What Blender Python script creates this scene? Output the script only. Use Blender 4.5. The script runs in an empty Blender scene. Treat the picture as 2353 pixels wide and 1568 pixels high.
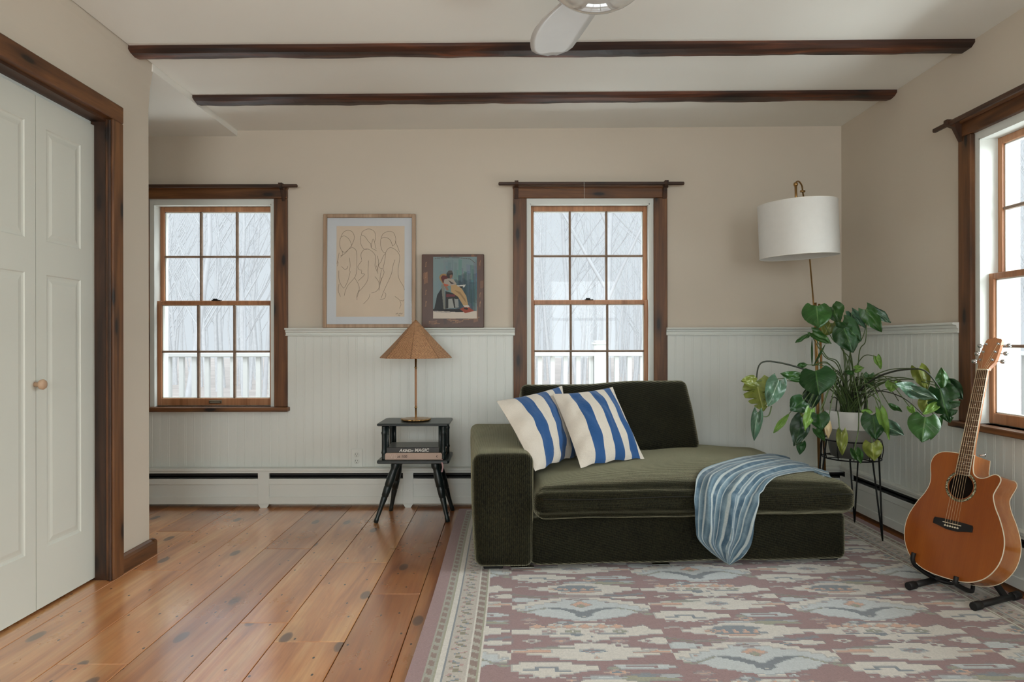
import bpy, bmesh, math, random
import numpy as np
from mathutils import Vector, Matrix, noise, geometry
from mathutils.bvhtree import BVHTree
R = math.radians
PI = math.pi
S = bpy.context.scene
COL = S.collection
rnd = random.Random(7)

# ------------------------------------------------------------------ camera
F, CX, CY, CZ = 1530.0, 1166.0, 790.0, 0.985
cd = bpy.data.cameras.new('camera'); cam = bpy.data.objects.new('camera', cd); COL.objects.link(cam)
cd.sensor_width = 36; cd.lens = F / 2353 * 36; cd.clip_start = .05; cd.clip_end = 300
cd.shift_x = (1176.5 - CX) / 2353; cd.shift_y = (CY - 784) / 2353
rl = .0018
cam.matrix_world = Matrix(((math.cos(rl), math.sin(rl), 0, 0), (0, 0, -1, 0), (-math.sin(rl), math.cos(rl), 0, CZ), (0, 0, 0, 1)))
S.camera = cam
def at(px, py, Y):
    return Vector(((px - CX) / F * Y, Y, CZ - (py - CY) / F * Y))

# ------------------------------------------------------------------ light
S.view_settings.view_transform = 'Standard'
try: S.view_settings.look = 'None'
except Exception: pass
S.view_settings.gamma = 1; S.view_settings.use_curve_mapping = False
S.view_settings.exposure = 0.1
w = bpy.data.worlds.new('overcast_sky'); S.world = w; w.use_nodes = True
bg = w.node_tree.nodes['Background']
bg.inputs[0].default_value = (.84, .90, .95, 1); bg.inputs[1].default_value = .88
def area(name, loc, target, sx, sy, power, color):
    l = bpy.data.lights.new(name, 'AREA'); l.shape = 'RECTANGLE'; l.size = sx; l.size_y = sy
    l.energy = power; l.color = color
    o = bpy.data.objects.new(name, l); COL.objects.link(o); o.location = loc
    d = Vector(target) - Vector(loc)
    o.rotation_euler = d.to_track_quat('-Z', 'Y').to_euler()
    return o
DAY = (.91, .975, .985)
area('fill_rear_left', (-.75, -1.95, 1.35), (-.7, 1, .8), 1.5, 1.5, 68, DAY)  # unseen rear lamps added outside the wall to fill the room from behind
area('fill_rear_right', (1.15, -1.95, 1.35), (.9, 1, .8), 1.1, 1.5, 49, DAY)
area('daylight_right_near', (4.7, 1.6, 2.4), (0, 2.6, .6), 3.2, 2.2, 350, DAY)
area('daylight_back_left', (-1.9, 5.0, 3.2), (-1.7, 3.2, .3), 1.8, 1.2, 95, DAY)
area('daylight_back_middle', (.5, 5.0, 3.2), (.5, 3.2, .3), 1.8, 1.2, 95, DAY)
# lamps added low outside the windows to brighten the ceiling, imitating ground bounce
area('ceiling_fill_back_left', (-1.9, 5.2, .0), (-1.5, 2.6, 2.3), 1.9, 1.1, 34, DAY)
area('ceiling_fill_back_middle', (.5, 5.2, .0), (.4, 2.6, 2.3), 1.9, 1.1, 34, DAY)
area('ceiling_fill_right', (3.4, 1.8, .0), (.2, 2.2, 2.3), 2.8, 1.3, 110, DAY)
area('ceiling_fill_rear', (0, -3.0, .1), (0, 1.6, 2.3), 3.2, 1.3, 75, DAY)
sl = bpy.data.lights.new('veiled_sun', 'SUN'); sl.energy = 1.9; sl.angle = R(70); sl.color = (.97, .98, 1)
sun = bpy.data.objects.new('veiled_sun', sl); COL.objects.link(sun); sun.rotation_euler = (R(38), 0, R(-8))

# ------------------------------------------------------------------ helpers
def lin(c):
    return tuple((x / 255 / 12.92 if x / 255 <= .04045 else ((x / 255 + .055) / 1.055) ** 2.4) for x in c) + (1,)

def tag(o, label=None, cat=None, group=None, kind=None):
    if label: o['label'] = label
    if cat: o['category'] = cat
    if group: o['group'] = group
    if kind: o['kind'] = kind
    return o
def empty(name, loc=(0, 0, 0), label=None, cat=None, group=None, kind=None):
    o = bpy.data.objects.new(name, None); COL.objects.link(o); o.location = loc; o.empty_display_size = .1
    bpy.context.view_layer.update()
    return tag(o, label, cat, group, kind)

class MB:
    def __init__(s): s.v = []; s.f = []; s.smooth = []
    def add(s, vs, fs, sm=False):
        b = len(s.v); s.v += [tuple(p) for p in vs]; s.f += [tuple(i + b for i in f) for f in fs]; s.smooth += [sm] * len(fs)
    def box(s, a, b, M=None, bev=0):
        x0, y0, z0 = [min(p, q) for p, q in zip(a, b)]; x1, y1, z1 = [max(p, q) for p, q in zip(a, b)]
        if bev > 0:
            e = min(bev, (x1-x0)*.45, (y1-y0)*.45, (z1-z0)*.45)
            vs = []; idx = {}
            for sx in (0, 1):
                for sy in (0, 1):
                    for sz in (0, 1):
                        P = [x1 if sx else x0, y1 if sy else y0, z1 if sz else z0]
                        D = [-e if sx else e, -e if sy else e, -e if sz else e]
                        for k in range(3):
                            q = [P[i] + (0 if i == k else D[i]) for i in range(3)]
                            idx[(sx, sy, sz, k)] = len(vs); vs.append(Vector(q))
            fs = []
            def quad(l):
                fs.append(l)
            for k in range(3):
                o = [i for i in range(3) if i != k]
                for s_ in (0, 1):
                    l = []
                    for (p, q) in ((0, 0), (1, 0), (1, 1), (0, 1)):
                        c = [0, 0, 0]; c[k] = s_; c[o[0]] = p; c[o[1]] = q; l.append(idx[(c[0], c[1], c[2], k)])
                    quad(l)
            for k in range(3):          # edges parallel to axis k
                o = [i for i in range(3) if i != k]
                for p in (0, 1):
                    for q in (0, 1):
                        c0 = [0, 0, 0]; c0[o[0]] = p; c0[o[1]] = q; c1 = list(c0); c1[k] = 1
                        quad([idx[(*c0, o[0])], idx[(*c1, o[0])], idx[(*c1, o[1])], idx[(*c0, o[1])]])
            for c in [(a_, b_, c_) for a_ in (0, 1) for b_ in (0, 1) for c_ in (0, 1)]:
                quad([idx[(*c, 0)], idx[(*c, 1)], idx[(*c, 2)]])
            cen = Vector(((x0+x1)/2, (y0+y1)/2, (z0+z1)/2)); out = []
            for f in fs:
                P = [vs[i] for i in f]; n = (P[1]-P[0]).cross(P[2]-P[0])
                m = sum(P, Vector()) / len(P)
                out.append(f if n.dot(m - cen) > 0 else f[::-1])
            fs = out
        else:
            vs = [Vector(p) for p in ((x0,y0,z0),(x1,y0,z0),(x1,y1,z0),(x0,y1,z0),(x0,y0,z1),(x1,y0,z1),(x1,y1,z1),(x0,y1,z1))]
            fs = [(0,3,2,1),(4,5,6,7),(0,1,5,4),(1,2,6,5),(2,3,7,6),(3,0,4,7)]
        if M is not None: vs = [M @ p for p in vs]
        s.add(vs, fs); return s
    def tube(s, pts, r, n=8, cap=True, sm=True):
        pts = [Vector(p) for p in pts]; rs = r if isinstance(r, (list, tuple)) else [r] * len(pts)
        vs = []; up = None
        for i, p in enumerate(pts):
            t = (pts[min(i+1, len(pts)-1)] - pts[max(i-1, 0)])
            t = t.normalized() if t.length > 1e-9 else Vector((0, 0, 1))
            if up is None:
                up = Vector((0, 0, 1)) if abs(t.z) < .9 else Vector((1, 0, 0))
            a = (up - t * up.dot(t))
            a = a.normalized() if a.length > 1e-6 else t.orthogonal().normalized()
            up = a; b = t.cross(a)
            for k in range(n):
                an = 2 * PI * k / n; vs.append(p + (a * math.cos(an) + b * math.sin(an)) * rs[i])
        fs = []
        for i in range(len(pts) - 1):
            for k in range(n):
                k2 = (k + 1) % n; fs.append((i*n+k, i*n+k2, (i+1)*n+k2, (i+1)*n+k))
        s.add(vs, fs, sm)
        if cap:
            s.add(vs[:n], [tuple(range(n))[::-1]]); s.add(vs[-n:], [tuple(range(n))])
        return s
    def lathe(s, prof, o=(0, 0, 0), n=32, M=None, sm=True, ang=0):
        vs = []; o = Vector(o)
        for (r, z) in prof:
            for k in range(n):
                a = 2 * PI * k / n + ang; p = Vector((r * math.cos(a), r * math.sin(a), z))
                vs.append((M @ p if M is not None else p) + o)
        fs = []
        for i in range(len(prof) - 1):
            for k in range(n):
                k2 = (k + 1) % n; fs.append((i*n+k, i*n+k2, (i+1)*n+k2, (i+1)*n+k))
        s.add(vs, fs, sm); return s
    def prism(s, poly, d0, d1, M=None, sm=False):   # poly in local xy, extruded along local z
        n = len(poly); vs = [Vector((x, y, d0)) for x, y in poly] + [Vector((x, y, d1)) for x, y in poly]
        if M is not None: vs = [M @ p for p in vs]
        tri = geometry.tessellate_polygon([[Vector((x, y, 0)) for x, y in poly]])
        s.add(vs[:n], [t for t in tri]); s.add(vs[n:], [t[::-1] for t in tri])
        s.add(vs, [(k, (k+1) % n, (k+1) % n + n, k + n) for k in range(n)], sm); return s
    def grid(s, P, sm=True, closed=False):          # P[i][j]
        ni = len(P); nj = len(P[0]); vs = [p for row in P for p in row]
        s.add(vs, [(i*nj+j, i*nj+j+1, (i+1)*nj+j+1, (i+1)*nj+j) for i in range(ni-1) for j in range(nj-1)], sm); return s
    def build(s, name, mat, parent=None, M=None, fix=True, uv=None):
        me = bpy.data.meshes.new(name)
        me.from_pydata([tuple(M @ Vector(p)) for p in s.v] if M is not None else s.v, [], s.f)
        me.polygons.foreach_set('use_smooth', s.smooth)
        if fix:
            bm = bmesh.new(); bm.from_mesh(me); bmesh.ops.remove_doubles(bm, verts=bm.verts, dist=1e-6)
            bmesh.ops.recalc_face_normals(bm, faces=bm.faces); bm.to_mesh(me); bm.free()
        if mat: me.materials.append(mat)
        o = bpy.data.objects.new(name, me); COL.objects.link(o)
        if parent is not None:
            o.parent = parent; 
            root = parent
            T = Vector()
            while root is not None: T += root.location; root = root.parent
            me.transform(Matrix.Translation(-T))
        return o

def catmull(pts, n=8, closed=False):
    P = [Vector(p) for p in pts]; out = []; m = len(P)
    rg = range(m if closed else m - 1)
    for i in rg:
        if closed: a, b, c, d = P[(i-1) % m], P[i], P[(i+1) % m], P[(i+2) % m]
        else: a, b, c, d = P[max(i-1, 0)], P[i], P[i+1], P[min(i+2, m-1)]
        for k in range(n):
            t = k / n
            out.append(.5 * ((2*b) + (c-a)*t + (2*a-5*b+4*c-d)*t*t + (3*b-a-3*c+d)*t**3))
    if not closed: out.append(P[-1])
    return out

# ------------------------------------------------------------------ materials
class NT:
    def __init__(s, name):
        s.m = bpy.data.materials.new(name); s.m.use_nodes = True; s.t = s.m.node_tree
        s.b = s.t.nodes['Principled BSDF']; s.pos = None
    def n(s, typ, **kw):
        x = s.t.nodes.new(typ)
        for k, v in kw.items():
            if k.startswith('i_'):
                key = k[2:]; x.inputs[int(key) if key.isdigit() else key.replace('_', ' ')].default_value = v
            else: setattr(x, k, v)
        return x
    def l(s, a, b): s.t.links.new(a, b)
    def P(s):
        if s.pos is None: s.pos = s.n('ShaderNodeNewGeometry').outputs['Position']
        return s.pos
    def mapv(s, scale, src=None, loc=(0, 0, 0), rot=(0, 0, 0)):
        m = s.n('ShaderNodeMapping'); m.inputs['Scale'].default_value = scale; m.inputs['Location'].default_value = loc; m.inputs['Rotation'].default_value = rot
        s.l(src or s.P(), m.inputs['Vector']); return m.outputs[0]
    def noise(s, vec, scale, detail=4, rough=.55, dist=0):
        x = s.n('ShaderNodeTexNoise'); x.inputs['Scale'].default_value = scale; x.inputs['Detail'].default_value = detail
        x.inputs['Roughness'].default_value = rough; x.inputs['Distortion'].default_value = dist
        s.l(vec, x.inputs['Vector']); return x.outputs[0]
    def ramp(s, fac, stops):
        x = s.n('ShaderNodeValToRGB'); e = x.color_ramp.elements
        e[0].position, e[0].color = stops[0]; e[1].position, e[1].color = stops[-1]
        for p, c in stops[1:-1]:
            q = e.new(p); q.color = c
        s.l(fac, x.inputs[0]); return x.outputs[0]
    def mix(s, fac, a, b, mode='MIX'):
        x = s.n('ShaderNodeMix', data_type='RGBA', blend_type=mode)
        for v, i in ((fac, 0), (a, 6), (b, 7)):
            if isinstance(v, (int, float, tuple)): x.inputs[i].default_value = v
            else: s.l(v, x.inputs[i])
        return x.outputs[2]
    def math(s, op, a, b=0):
        x = s.n('ShaderNodeMath', operation=op)
        for v, i in ((a, 0), (b, 1)):
            if isinstance(v, (int, float)): x.inputs[i].default_value = v
            else: s.l(v, x.inputs[i])
        return x.outputs[0]
    def bump(s, h, st=.3, d=.01):
        x = s.n('ShaderNodeBump'); x.inputs['Strength'].default_value = st; x.inputs['Distance'].default_value = d
        s.l(h, x.inputs['Height']); s.l(x.outputs[0], s.b.inputs['Normal'])
    def set(s, **kw):
        for k, v in kw.items():
            i = s.b.inputs[k.replace('_', ' ')]
            if isinstance(v, (int, float, tuple)): i.default_value = v
            else: s.l(v, i)
        return s.m

def plain(name, c, rough=.5, metal=0, var=.06, sc=12, bump=0, bs=60, **kw):
    t = NT(name); c = lin(c)
    n = t.noise(t.P(), sc, 3)
    d = tuple(x * (1 - var) for x in c[:3]) + (1,); h = tuple(min(1, x * (1 + var)) for x in c[:3]) + (1,)
    col = t.ramp(n, [(.3, d), (.7, h)])
    if bump: t.bump(t.noise(t.P(), bs, 3), bump, .003)
    return t.set(Base_Color=col, Roughness=rough, Metallic=metal, **kw)

def wood(name, dark, mid, light, axis=2, knots=True, rough=.45, sc=1.0, kn=(30, 18, 12), kdens=2.3):
    t = NT(name)
    s3 = [14 * sc] * 3; s3[axis] = 1.1 * sc
    v = t.mapv(tuple(s3)); n1 = t.noise(v, 1.0, 6, .62, 1.2)
    s4 = [90 * sc] * 3; s4[axis] = 3 * sc
    n2 = t.noise(t.mapv(tuple(s4)), 1.0, 3, .5)
    base = t.ramp(n1, [(.28, lin(dark)), (.5, lin(mid)), (.75, lin(light))])
    fine = t.ramp(n2, [(.3, (.62, .6, .58, 1)), (.65, (1, 1, 1, 1))])
    col = t.mix(.55, base, fine, 'MULTIPLY')
    if knots:
        sq = t.n('ShaderNodeSeparateXYZ'); t.l(t.P(), sq.inputs[0]); oth = [i for i in range(3) if i != axis]
        cb2 = t.n('ShaderNodeCombineXYZ'); t.l(t.math('MULTIPLY', t.math('ADD', sq.outputs[oth[0]], sq.outputs[oth[1]]), kdens * 3.4), cb2.inputs[0]); t.l(t.math('MULTIPLY', sq.outputs[axis], kdens), cb2.inputs[1])
        vo = t.n('ShaderNodeTexVoronoi', voronoi_dimensions='2D', i_Scale=1.0); t.l(cb2.outputs[0], vo.inputs['Vector'])
        k = t.ramp(vo.outputs['Distance'], [(.055, (1, 1, 1, 1)), (.10, (.5, .5, .5, 1)), (.28, (0, 0, 0, 1))])
        col = t.mix(k, col, lin(kn))
    t.bump(n2, .12, .002)
    return t.set(Base_Color=col, Roughness=rough)

WALL = plain('beige_wall_paint', (208, 197, 181), .75, var=.02, sc=1.5, bump=.08, bs=25)
CEIL = plain('ceiling_paint', (236, 234, 226), .8, var=.02, sc=1.2, bump=.06, bs=18)
WHITE = plain('white_trim_paint', (222, 225, 219), .42, var=.015, sc=3)
DOORW = plain('door_white_paint', (212, 213, 203), .5, var=.015, sc=3)
DW = [wood('stained_pine_' + 'xyz'[a], (60, 36, 19), (108, 68, 37), (142, 96, 54), a) for a in range(3)]
DBR = [wood('dark_pine_' + 'xyz'[a], (38, 24, 16), (72, 46, 30), (98, 64, 42), a) for a in range(3)]
SASH = [wood('light_fir_' + 'xyz'[a], (150, 98, 62), (184, 128, 88), (205, 152, 112), a, False, .4) for a in range(3)]
MUNT = plain('weathered_muntin', (128, 104, 84), .5, var=.15, sc=30)
BEAM = wood('rough_beam_wood', (24, 14, 10), (70, 38, 22), (140, 78, 44), 0, True, .5, .8, (14, 9, 7), 1.6)
BLACK = plain('black_gap', (14, 14, 14), .8)
DKMET = plain('black_metal', (22, 22, 22), .4, .6)
BRASS = plain('aged_brass', (168, 132, 84), .3, .9, var=.1)
CHROME = plain('chrome', (200, 200, 198), .15, 1.0)

def glass_mat():
    m = bpy.data.materials.new('window_glass'); m.use_nodes = True; t = m.node_tree; t.nodes.clear()
    o = t.nodes.new('ShaderNodeOutputMaterial'); tr = t.nodes.new('ShaderNodeBsdfTransparent'); gl = t.nodes.new('ShaderNodeBsdfGlossy')
    gl.inputs['Roughness'].default_value = .02; tr.inputs[0].default_value = (.96, .975, .98, 1)
    fr = t.nodes.new('ShaderNodeFresnel'); fr.inputs[0].default_value = 1.3; mx = t.nodes.new('ShaderNodeMixShader')
    ge = t.nodes.new('ShaderNodeNewGeometry'); sb = t.nodes.new('ShaderNodeMath'); sb.operation = 'SUBTRACT'; sb.inputs[0].default_value = 1.0; t.links.new(ge.outputs['Backfacing'], sb.inputs[1])
    ml = t.nodes.new('ShaderNodeMath'); ml.operation = 'MULTIPLY'; t.links.new(fr.outputs[0], ml.inputs[0]); t.links.new(sb.outputs[0], ml.inputs[1])
    t.links.new(ml.outputs[0], mx.inputs[0]); t.links.new(tr.outputs[0], mx.inputs[1]); t.links.new(gl.outputs[0], mx.inputs[2]); t.links.new(mx.outputs[0], o.inputs[0])
    return m
GLASS = glass_mat()

def floor_mat():
    t = NT('old_pine_floor')
    at_ = t.n('ShaderNodeAttribute', attribute_name='plank')
    off = t.n('ShaderNodeVectorMath', operation='SCALE'); off.inputs['Scale'].default_value = 37.0; t.l(at_.outputs['Color'], off.inputs[0])
    ad = t.n('ShaderNodeVectorMath', operation='ADD'); t.l(t.P(), ad.inputs[0]); t.l(off.outputs[0], ad.inputs[1]); p = ad.outputs[0]
    n1 = t.noise(t.mapv((7, .7, 1), p), 1, 6, .6, 1.5)
    n2 = t.noise(t.mapv((70, 2.2, 1), p), 1, 4, .6)
    base = t.ramp(n1, [(.25, lin((166, 94, 46))), (.48, lin((218, 146, 84))), (.72, lin((236, 182, 122)))])
    col = t.mix(.5, base, t.ramp(n2, [(.3, (.62, .55, .5, 1)), (.62, (1, 1, 1, 1))]), 'MULTIPLY')
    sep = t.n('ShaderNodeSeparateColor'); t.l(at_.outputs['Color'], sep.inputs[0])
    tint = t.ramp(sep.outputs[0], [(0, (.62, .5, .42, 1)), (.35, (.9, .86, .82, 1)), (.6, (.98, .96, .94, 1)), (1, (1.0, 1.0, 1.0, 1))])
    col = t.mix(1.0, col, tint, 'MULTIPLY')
    vo = t.n('ShaderNodeTexVoronoi', voronoi_dimensions='2D', i_Scale=1.0); t.l(t.mapv((3.4, 1.5, 1), p), vo.inputs['Vector'])
    k = t.ramp(vo.outputs['Distance'], [(.045, (.9, .9, .9, 1)), (.062, (.7, .7, .7, 1)), (.07, (.22, .22, .22, 1)), (.2, (0, 0, 0, 1))])
    col = t.mix(k, col, lin((92, 62, 46)))
    v2 = t.n('ShaderNodeTexVoronoi', voronoi_dimensions='2D', i_Scale=1.0); t.l(t.mapv((8.5, 4.6, 1), p), v2.inputs['Vector'])
    k2 = t.ramp(v2.outputs['Distance'], [(.026, (1, 1, 1, 1)), (.036, (0, 0, 0, 1))])
    col = t.mix(k2, col, lin((40, 26, 20)))
    sc_ = t.noise(t.mapv((2.2, 1.4, 1)), 1.6, 5, .65)
    rough = t.ramp(sc_, [(.3, (.24, .24, .24, 1)), (.7, (.38, .38, .38, 1))])
    t.bump(n2, .05, .002)
    return t.set(Base_Color=col, Roughness=rough, Specular_IOR_Level=.6, Coat_Weight=1.0, Coat_IOR=2.5, Coat_Roughness=t.math('MULTIPLY', rough, .7))
FLOORM = floor_mat()

def cord(name, c1, c2, axes, period=.0085, sheen=.9):
    t = NT(name)
    sp = t.n('ShaderNodeSeparateXYZ'); t.l(t.P(), sp.inputs[0])
    acc = None
    for i, k in enumerate(axes):
        if k:
            m = t.math('MULTIPLY', sp.outputs[i], k); acc = m if acc is None else t.math('ADD', acc, m)
    wv = t.math('SINE', t.math('MULTIPLY', acc, 2 * PI / period))
    n = t.noise(t.mapv((330, 330, 90)), 1, 3, .7); n2 = t.noise(t.P(), 7, 3)
    h = t.math('ADD', t.math('MULTIPLY', wv, .5), t.math('MULTIPLY', n, 1.5))
    f = t.math('ADD', t.math('MULTIPLY', n, 1.15), t.math('ADD', t.math('MULTIPLY', wv, .045), t.math('MULTIPLY', n2, .25)))
    col = t.ramp(f, [(.5, lin(c1)), (.95, lin(c2))])
    t.bump(h, .5, .004)
    return t.set(Base_Color=col, Roughness=.85, Sheen_Weight=.9, Specular_IOR_Level=.12, Sheen_Roughness=.27, Sheen_Tint=lin((224, 218, 182)))
CORDH = cord('olive_corduroy_crosswise', (12, 12, 8), (52, 50, 33), (0, 1, 1))
CORDV = cord('olive_corduroy_upright', (12, 12, 8), (52, 50, 33), (1, 0, 0))
CORDB = cord('olive_chenille', (11, 11, 7), (46, 45, 30), (.3, 0, 1), .011)

def attr_mat(name, attr, rough=.8, bump=0, bs=300, sheen=0, var=0):
    t = NT(name); a = t.n('ShaderNodeAttribute', attribute_name=attr); c = a.outputs['Color']
    if var: c = t.mix(var, c, t.ramp(t.noise(t.P(), 260, 2), [(.35, (.55, .55, .55, 1)), (.65, (1, 1, 1, 1))]), 'MULTIPLY')
    if bump: t.bump(t.noise(t.P(), bs, 2), bump, .003)
    return t.set(Base_Color=c, Roughness=rough, Sheen_Weight=sheen)

def color_faces(o, cols, attr):
    """cols: one linear RGBA per polygon"""
    me = o.data; a = me.color_attributes.new(attr, 'FLOAT_COLOR', 'CORNER')
    arr = np.zeros((len(me.loops), 4), dtype=np.float32)
    ls = np.zeros(len(me.polygons), dtype=np.int32); lt = np.zeros(len(me.polygons), dtype=np.int32)
    me.polygons.foreach_get('loop_start', ls); me.polygons.foreach_get('loop_total', lt)
    arr[:] = np.repeat(np.asarray(cols, dtype=np.float32), lt, axis=0)
    a.data.foreach_set('color', arr.ravel())

def raster(nx, ny, x0, x1, y0, y1, bgc):
    img = np.zeros((ny, nx, 3)); img[:] = bgc
    xs = x0 + (np.arange(nx) + .5) * (x1 - x0) / nx; ys = y0 + (np.arange(ny) + .5) * (y1 - y0) / ny
    GX, GY = np.meshgrid(xs, ys)
    def poly(pts, c, a=1.0):
        ins = np.zeros(GX.shape, bool); n = len(pts)
        for i in range(n):
            xa, ya = pts[i]; xb, yb = pts[(i+1) % n]
            if ya == yb: continue
            cond = ((ya > GY) != (yb > GY)) & (GX < (xb - xa) * (GY - ya) / (yb - ya) + xa)
            ins ^= cond
        img[ins] = img[ins] * (1 - a) + np.array(c) * a
    def line(pts, wd, c, a=1.0):
        m = np.zeros(GX.shape, bool)
        for (xa, ya), (xb, yb) in zip(pts[:-1], pts[1:]):
            L = (xb-xa)**2 + (yb-ya)**2 + 1e-12
            tt = np.clip(((GX-xa)*(xb-xa) + (GY-ya)*(yb-ya)) / L, 0, 1)
            m |= ((GX - xa - tt*(xb-xa))**2 + (GY - ya - tt*(yb-ya))**2) < (wd/2)**2
        img[m] = img[m] * (1 - a) + np.array(c) * a
    return img, GX, GY, poly, line
def L3(*c): return np.array(lin(c)[:3])

def soft_box(x0, x1, y0, y1, z0, z1, r, nx, ny, nz, crown=0, cf=None, amp=0, seed=0):
    """rounded upholstered box, optional crown on the top and noise for softness"""
    mb = MB(); c = Vector(((x0+x1)/2, (y0+y1)/2, (z0+z1)/2)); h = Vector(((x1-x0)/2, (y1-y0)/2, (z1-z0)/2))
    def mp(u, v, w_):
        p = Vector((u*h.x, v*h.y, w_*h.z))
        q = Vector([max(-h[i]+r, min(h[i]-r, p[i])) for i in range(3)])
        d = p - q
        if d.length > 1e-9: p = q + d.normalized() * r
        if crown and w_ > -1:
            g = (max(0, 1-abs(u)**3.2)) * (max(0, 1-abs(v)**3.2)); p.z += crown * g * (w_+1)/2
        if cf: p = cf(p, u, v, w_)
        if amp:
            nn = noise.noise_vector((p + Vector((seed, seed*2, 0))) * 4.0); p += nn * amp
        return p + c
    def ax(n, hh):
        k = 3; e = min(.45, r / hh)
        inner = [-1 + e + (2-2*e) * i / n for i in range(n+1)]
        lo = [-1 + e*i/k for i in range(k)]; return lo + inner + [-v for v in lo[::-1]]
    U, V, W_ = ax(nx, h.x), ax(ny, h.y), ax(nz, h.z)
    mb.grid([[mp(u, v, 1) for u in U] for v in V]); mb.grid([[mp(u, v, -1) for u in U] for v in V])
    mb.grid([[mp(u, -1, w_) for u in U] for w_ in W_]); mb.grid([[mp(u, 1, w_) for u in U] for w_ in W_])
    mb.grid([[mp(-1, v, w_) for v in V] for w_ in W_]); mb.grid([[mp(1, v, w_) for v in V] for w_ in W_])
    return mb

# ------------------------------------------------------------------ the room
YB = 4.07; XR = 2.043; XL = -1.675; YC = 3.11; YREAR = -1.75; TH = .17
def zc(x): return 2.290 + .022 * (x + 1.65) / 3.69          # ceiling rises a little to the right
PX = YB / F                                              # metres per photo pixel on the back wall
W1 = (-2.185, -1.420); W2 = (.118, .893); WZ = (.603, 1.871)
W3 = (2.130, 2.905); WZ3 = (.636, 1.900)
W4 = (.75, 1.62)
def wall_boxes(mb, u0, u1, z0, z1, holes, f):
    """wall with rectangular holes; f(ua,ub,za,zb) adds one box"""
    cur = u0
    for a, b, za, zb in sorted(holes):
        f(cur, a, z0, z1); f(a, b, z0, za); f(a, b, zb, z1); cur = b
    f(cur, u1, z0, z1)
mb = MB()
wall_boxes(mb, -2.9, XR + TH, -.02, 2.36, [(*W1, *WZ), (*W2, *WZ)], lambda a, b, c, d: mb.box((a, YB, c), (b, YB + TH, d)))
tag(mb.build('wall_back', WALL, fix=False), 'beige plaster back wall with two sash windows', 'wall', kind='structure')
mb = MB()
wall_boxes(mb, YREAR - TH, YB, -.02, 2.36, [(*W3, *WZ3), (*W4, *WZ3)], lambda a, b, c, d: mb.box((XR, a, c), (XR + TH, b, d)))
tag(mb.build('wall_right', WALL, fix=False), 'beige plaster right wall with the window beside the guitar', 'wall', kind='structure')
mb = MB(); RW = [(-1.45, -.05, .75, 1.95), (.65, 1.65, .75, 1.95)]
wall_boxes(mb, -2.9, XR, -.02, 2.36, RW, lambda a, b, c, d: mb.box((a, YREAR - TH, c), (b, YREAR, d)))
tag(mb.build('wall_rear', WALL, fix=False), 'beige rear wall behind the viewer', 'wall', kind='structure')
# closet wall with its door opening (Y 1.38 .. 2.785), upper edge coved towards the ceiling
mb = MB()
def cw(a, b, z0, z1=2.36):
    prof = [(XL, z0)] + ([(XL, 2.08), (XL + .008, 2.18), (XL + .02, 2.25), (XL + .028, 2.36)] if z1 > 2.2 else [(XL, z1)])
    prof += [(XL - .13, z1 if z1 < 2.2 else 2.36), (XL - .13, z0)]
    n = len(prof); vs = [(x, a, z) for x, z in prof] + [(x, b, z) for x, z in prof]
    fs = [(k, (k+1) % n, (k+1) % n + n, k + n) for k in range(n)] + [tuple(range(n)), tuple(range(2*n-1, n-1, -1))]
    mb.add(vs, fs)
cw(2.79, YC, -.02); cw(1.38, 2.79, 1.935); cw(YREAR, 1.38, -.02)
tag(mb.build('wall_left', WALL), 'beige closet wall on the left with a pine cased opening', 'wall', kind='structure')
mb = MB(); mb.box((-2.9, 2.98, -.02), (XL - .13, YC, 2.36)); mb.box((-3.05, YREAR, -.02), (-2.9, YB + TH, 2.36))
tag(mb.build('wall_alcove', WALL), 'walls of the alcove behind the closet', 'wall', kind='structure')
# ceiling
mb = MB()
def slab(x0, x1, y0, y1, za, zb, t):
    vs = [(x0, y0, za), (x1, y0, zb), (x1, y1, zb), (x0, y1, za), (x0, y0, t), (x1, y0, t), (x1, y1, t), (x0, y1, t)]
    mb.add(vs, [(0,3,2,1),(4,5,6,7),(0,1,5,4),(1,2,6,5),(2,3,7,6),(3,0,4,7)])
slab(-1.648, XR + .01, YREAR, YB + .01, zc(-1.648), zc(XR), 2.5)
slab(-2.95, -1.648, YC - .01, YB + .01, 2.256, 2.256, 2.5); slab(-2.95, -1.648, YREAR, YC - .01, 2.31, 2.31, 2.5)
tag(mb.build('ceiling', CEIL), 'off-white plaster ceiling with a lower strip over the alcove', 'ceiling', kind='structure')
# floor of wide boards
bx = [-3.0, -2.75, -2.5, -2.28, -2.06, -1.85, -1.64, -1.393, -1.17, -.947, -.776, -.54, -.345, -.12, .1, .33, .55, .76, .98, 1.2, 1.42, 1.63, 1.84, 2.06]
mb = MB(); pc = []
joints = {7: [2.05], 8: [3.2, 1.2], 9: [2.35], 10: [3.0, 2.2], 11: [2.62], 12: [1.5], 6: [2.9], 5: [3.5]}
mb.box((-3.0, YREAR, -.06), (2.06, YB, -.022)); pc += [(0, 0, 0, 1)] * 6
for i in range(len(bx) - 1):
    ys = [YREAR] + sorted(joints.get(i, [1.0])) + [YB]
    for a, b in zip(ys[:-1], ys[1:]):
        k0 = len(mb.f); mb.box((bx[i] + .0012, a + .001, -.02), (bx[i+1] - .0012, b - .001, 0), bev=.0015)
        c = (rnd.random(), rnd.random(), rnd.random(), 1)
        if -.56 < bx[i] < -.1: c = (.04, c[1], c[2], 1)  # shade near the sofa put into the tint of these boards
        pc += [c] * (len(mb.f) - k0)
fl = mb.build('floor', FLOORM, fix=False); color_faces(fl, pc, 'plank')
tag(fl, 'honey coloured wide pine board floor with dark knots', 'floor', kind='structure')

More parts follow.
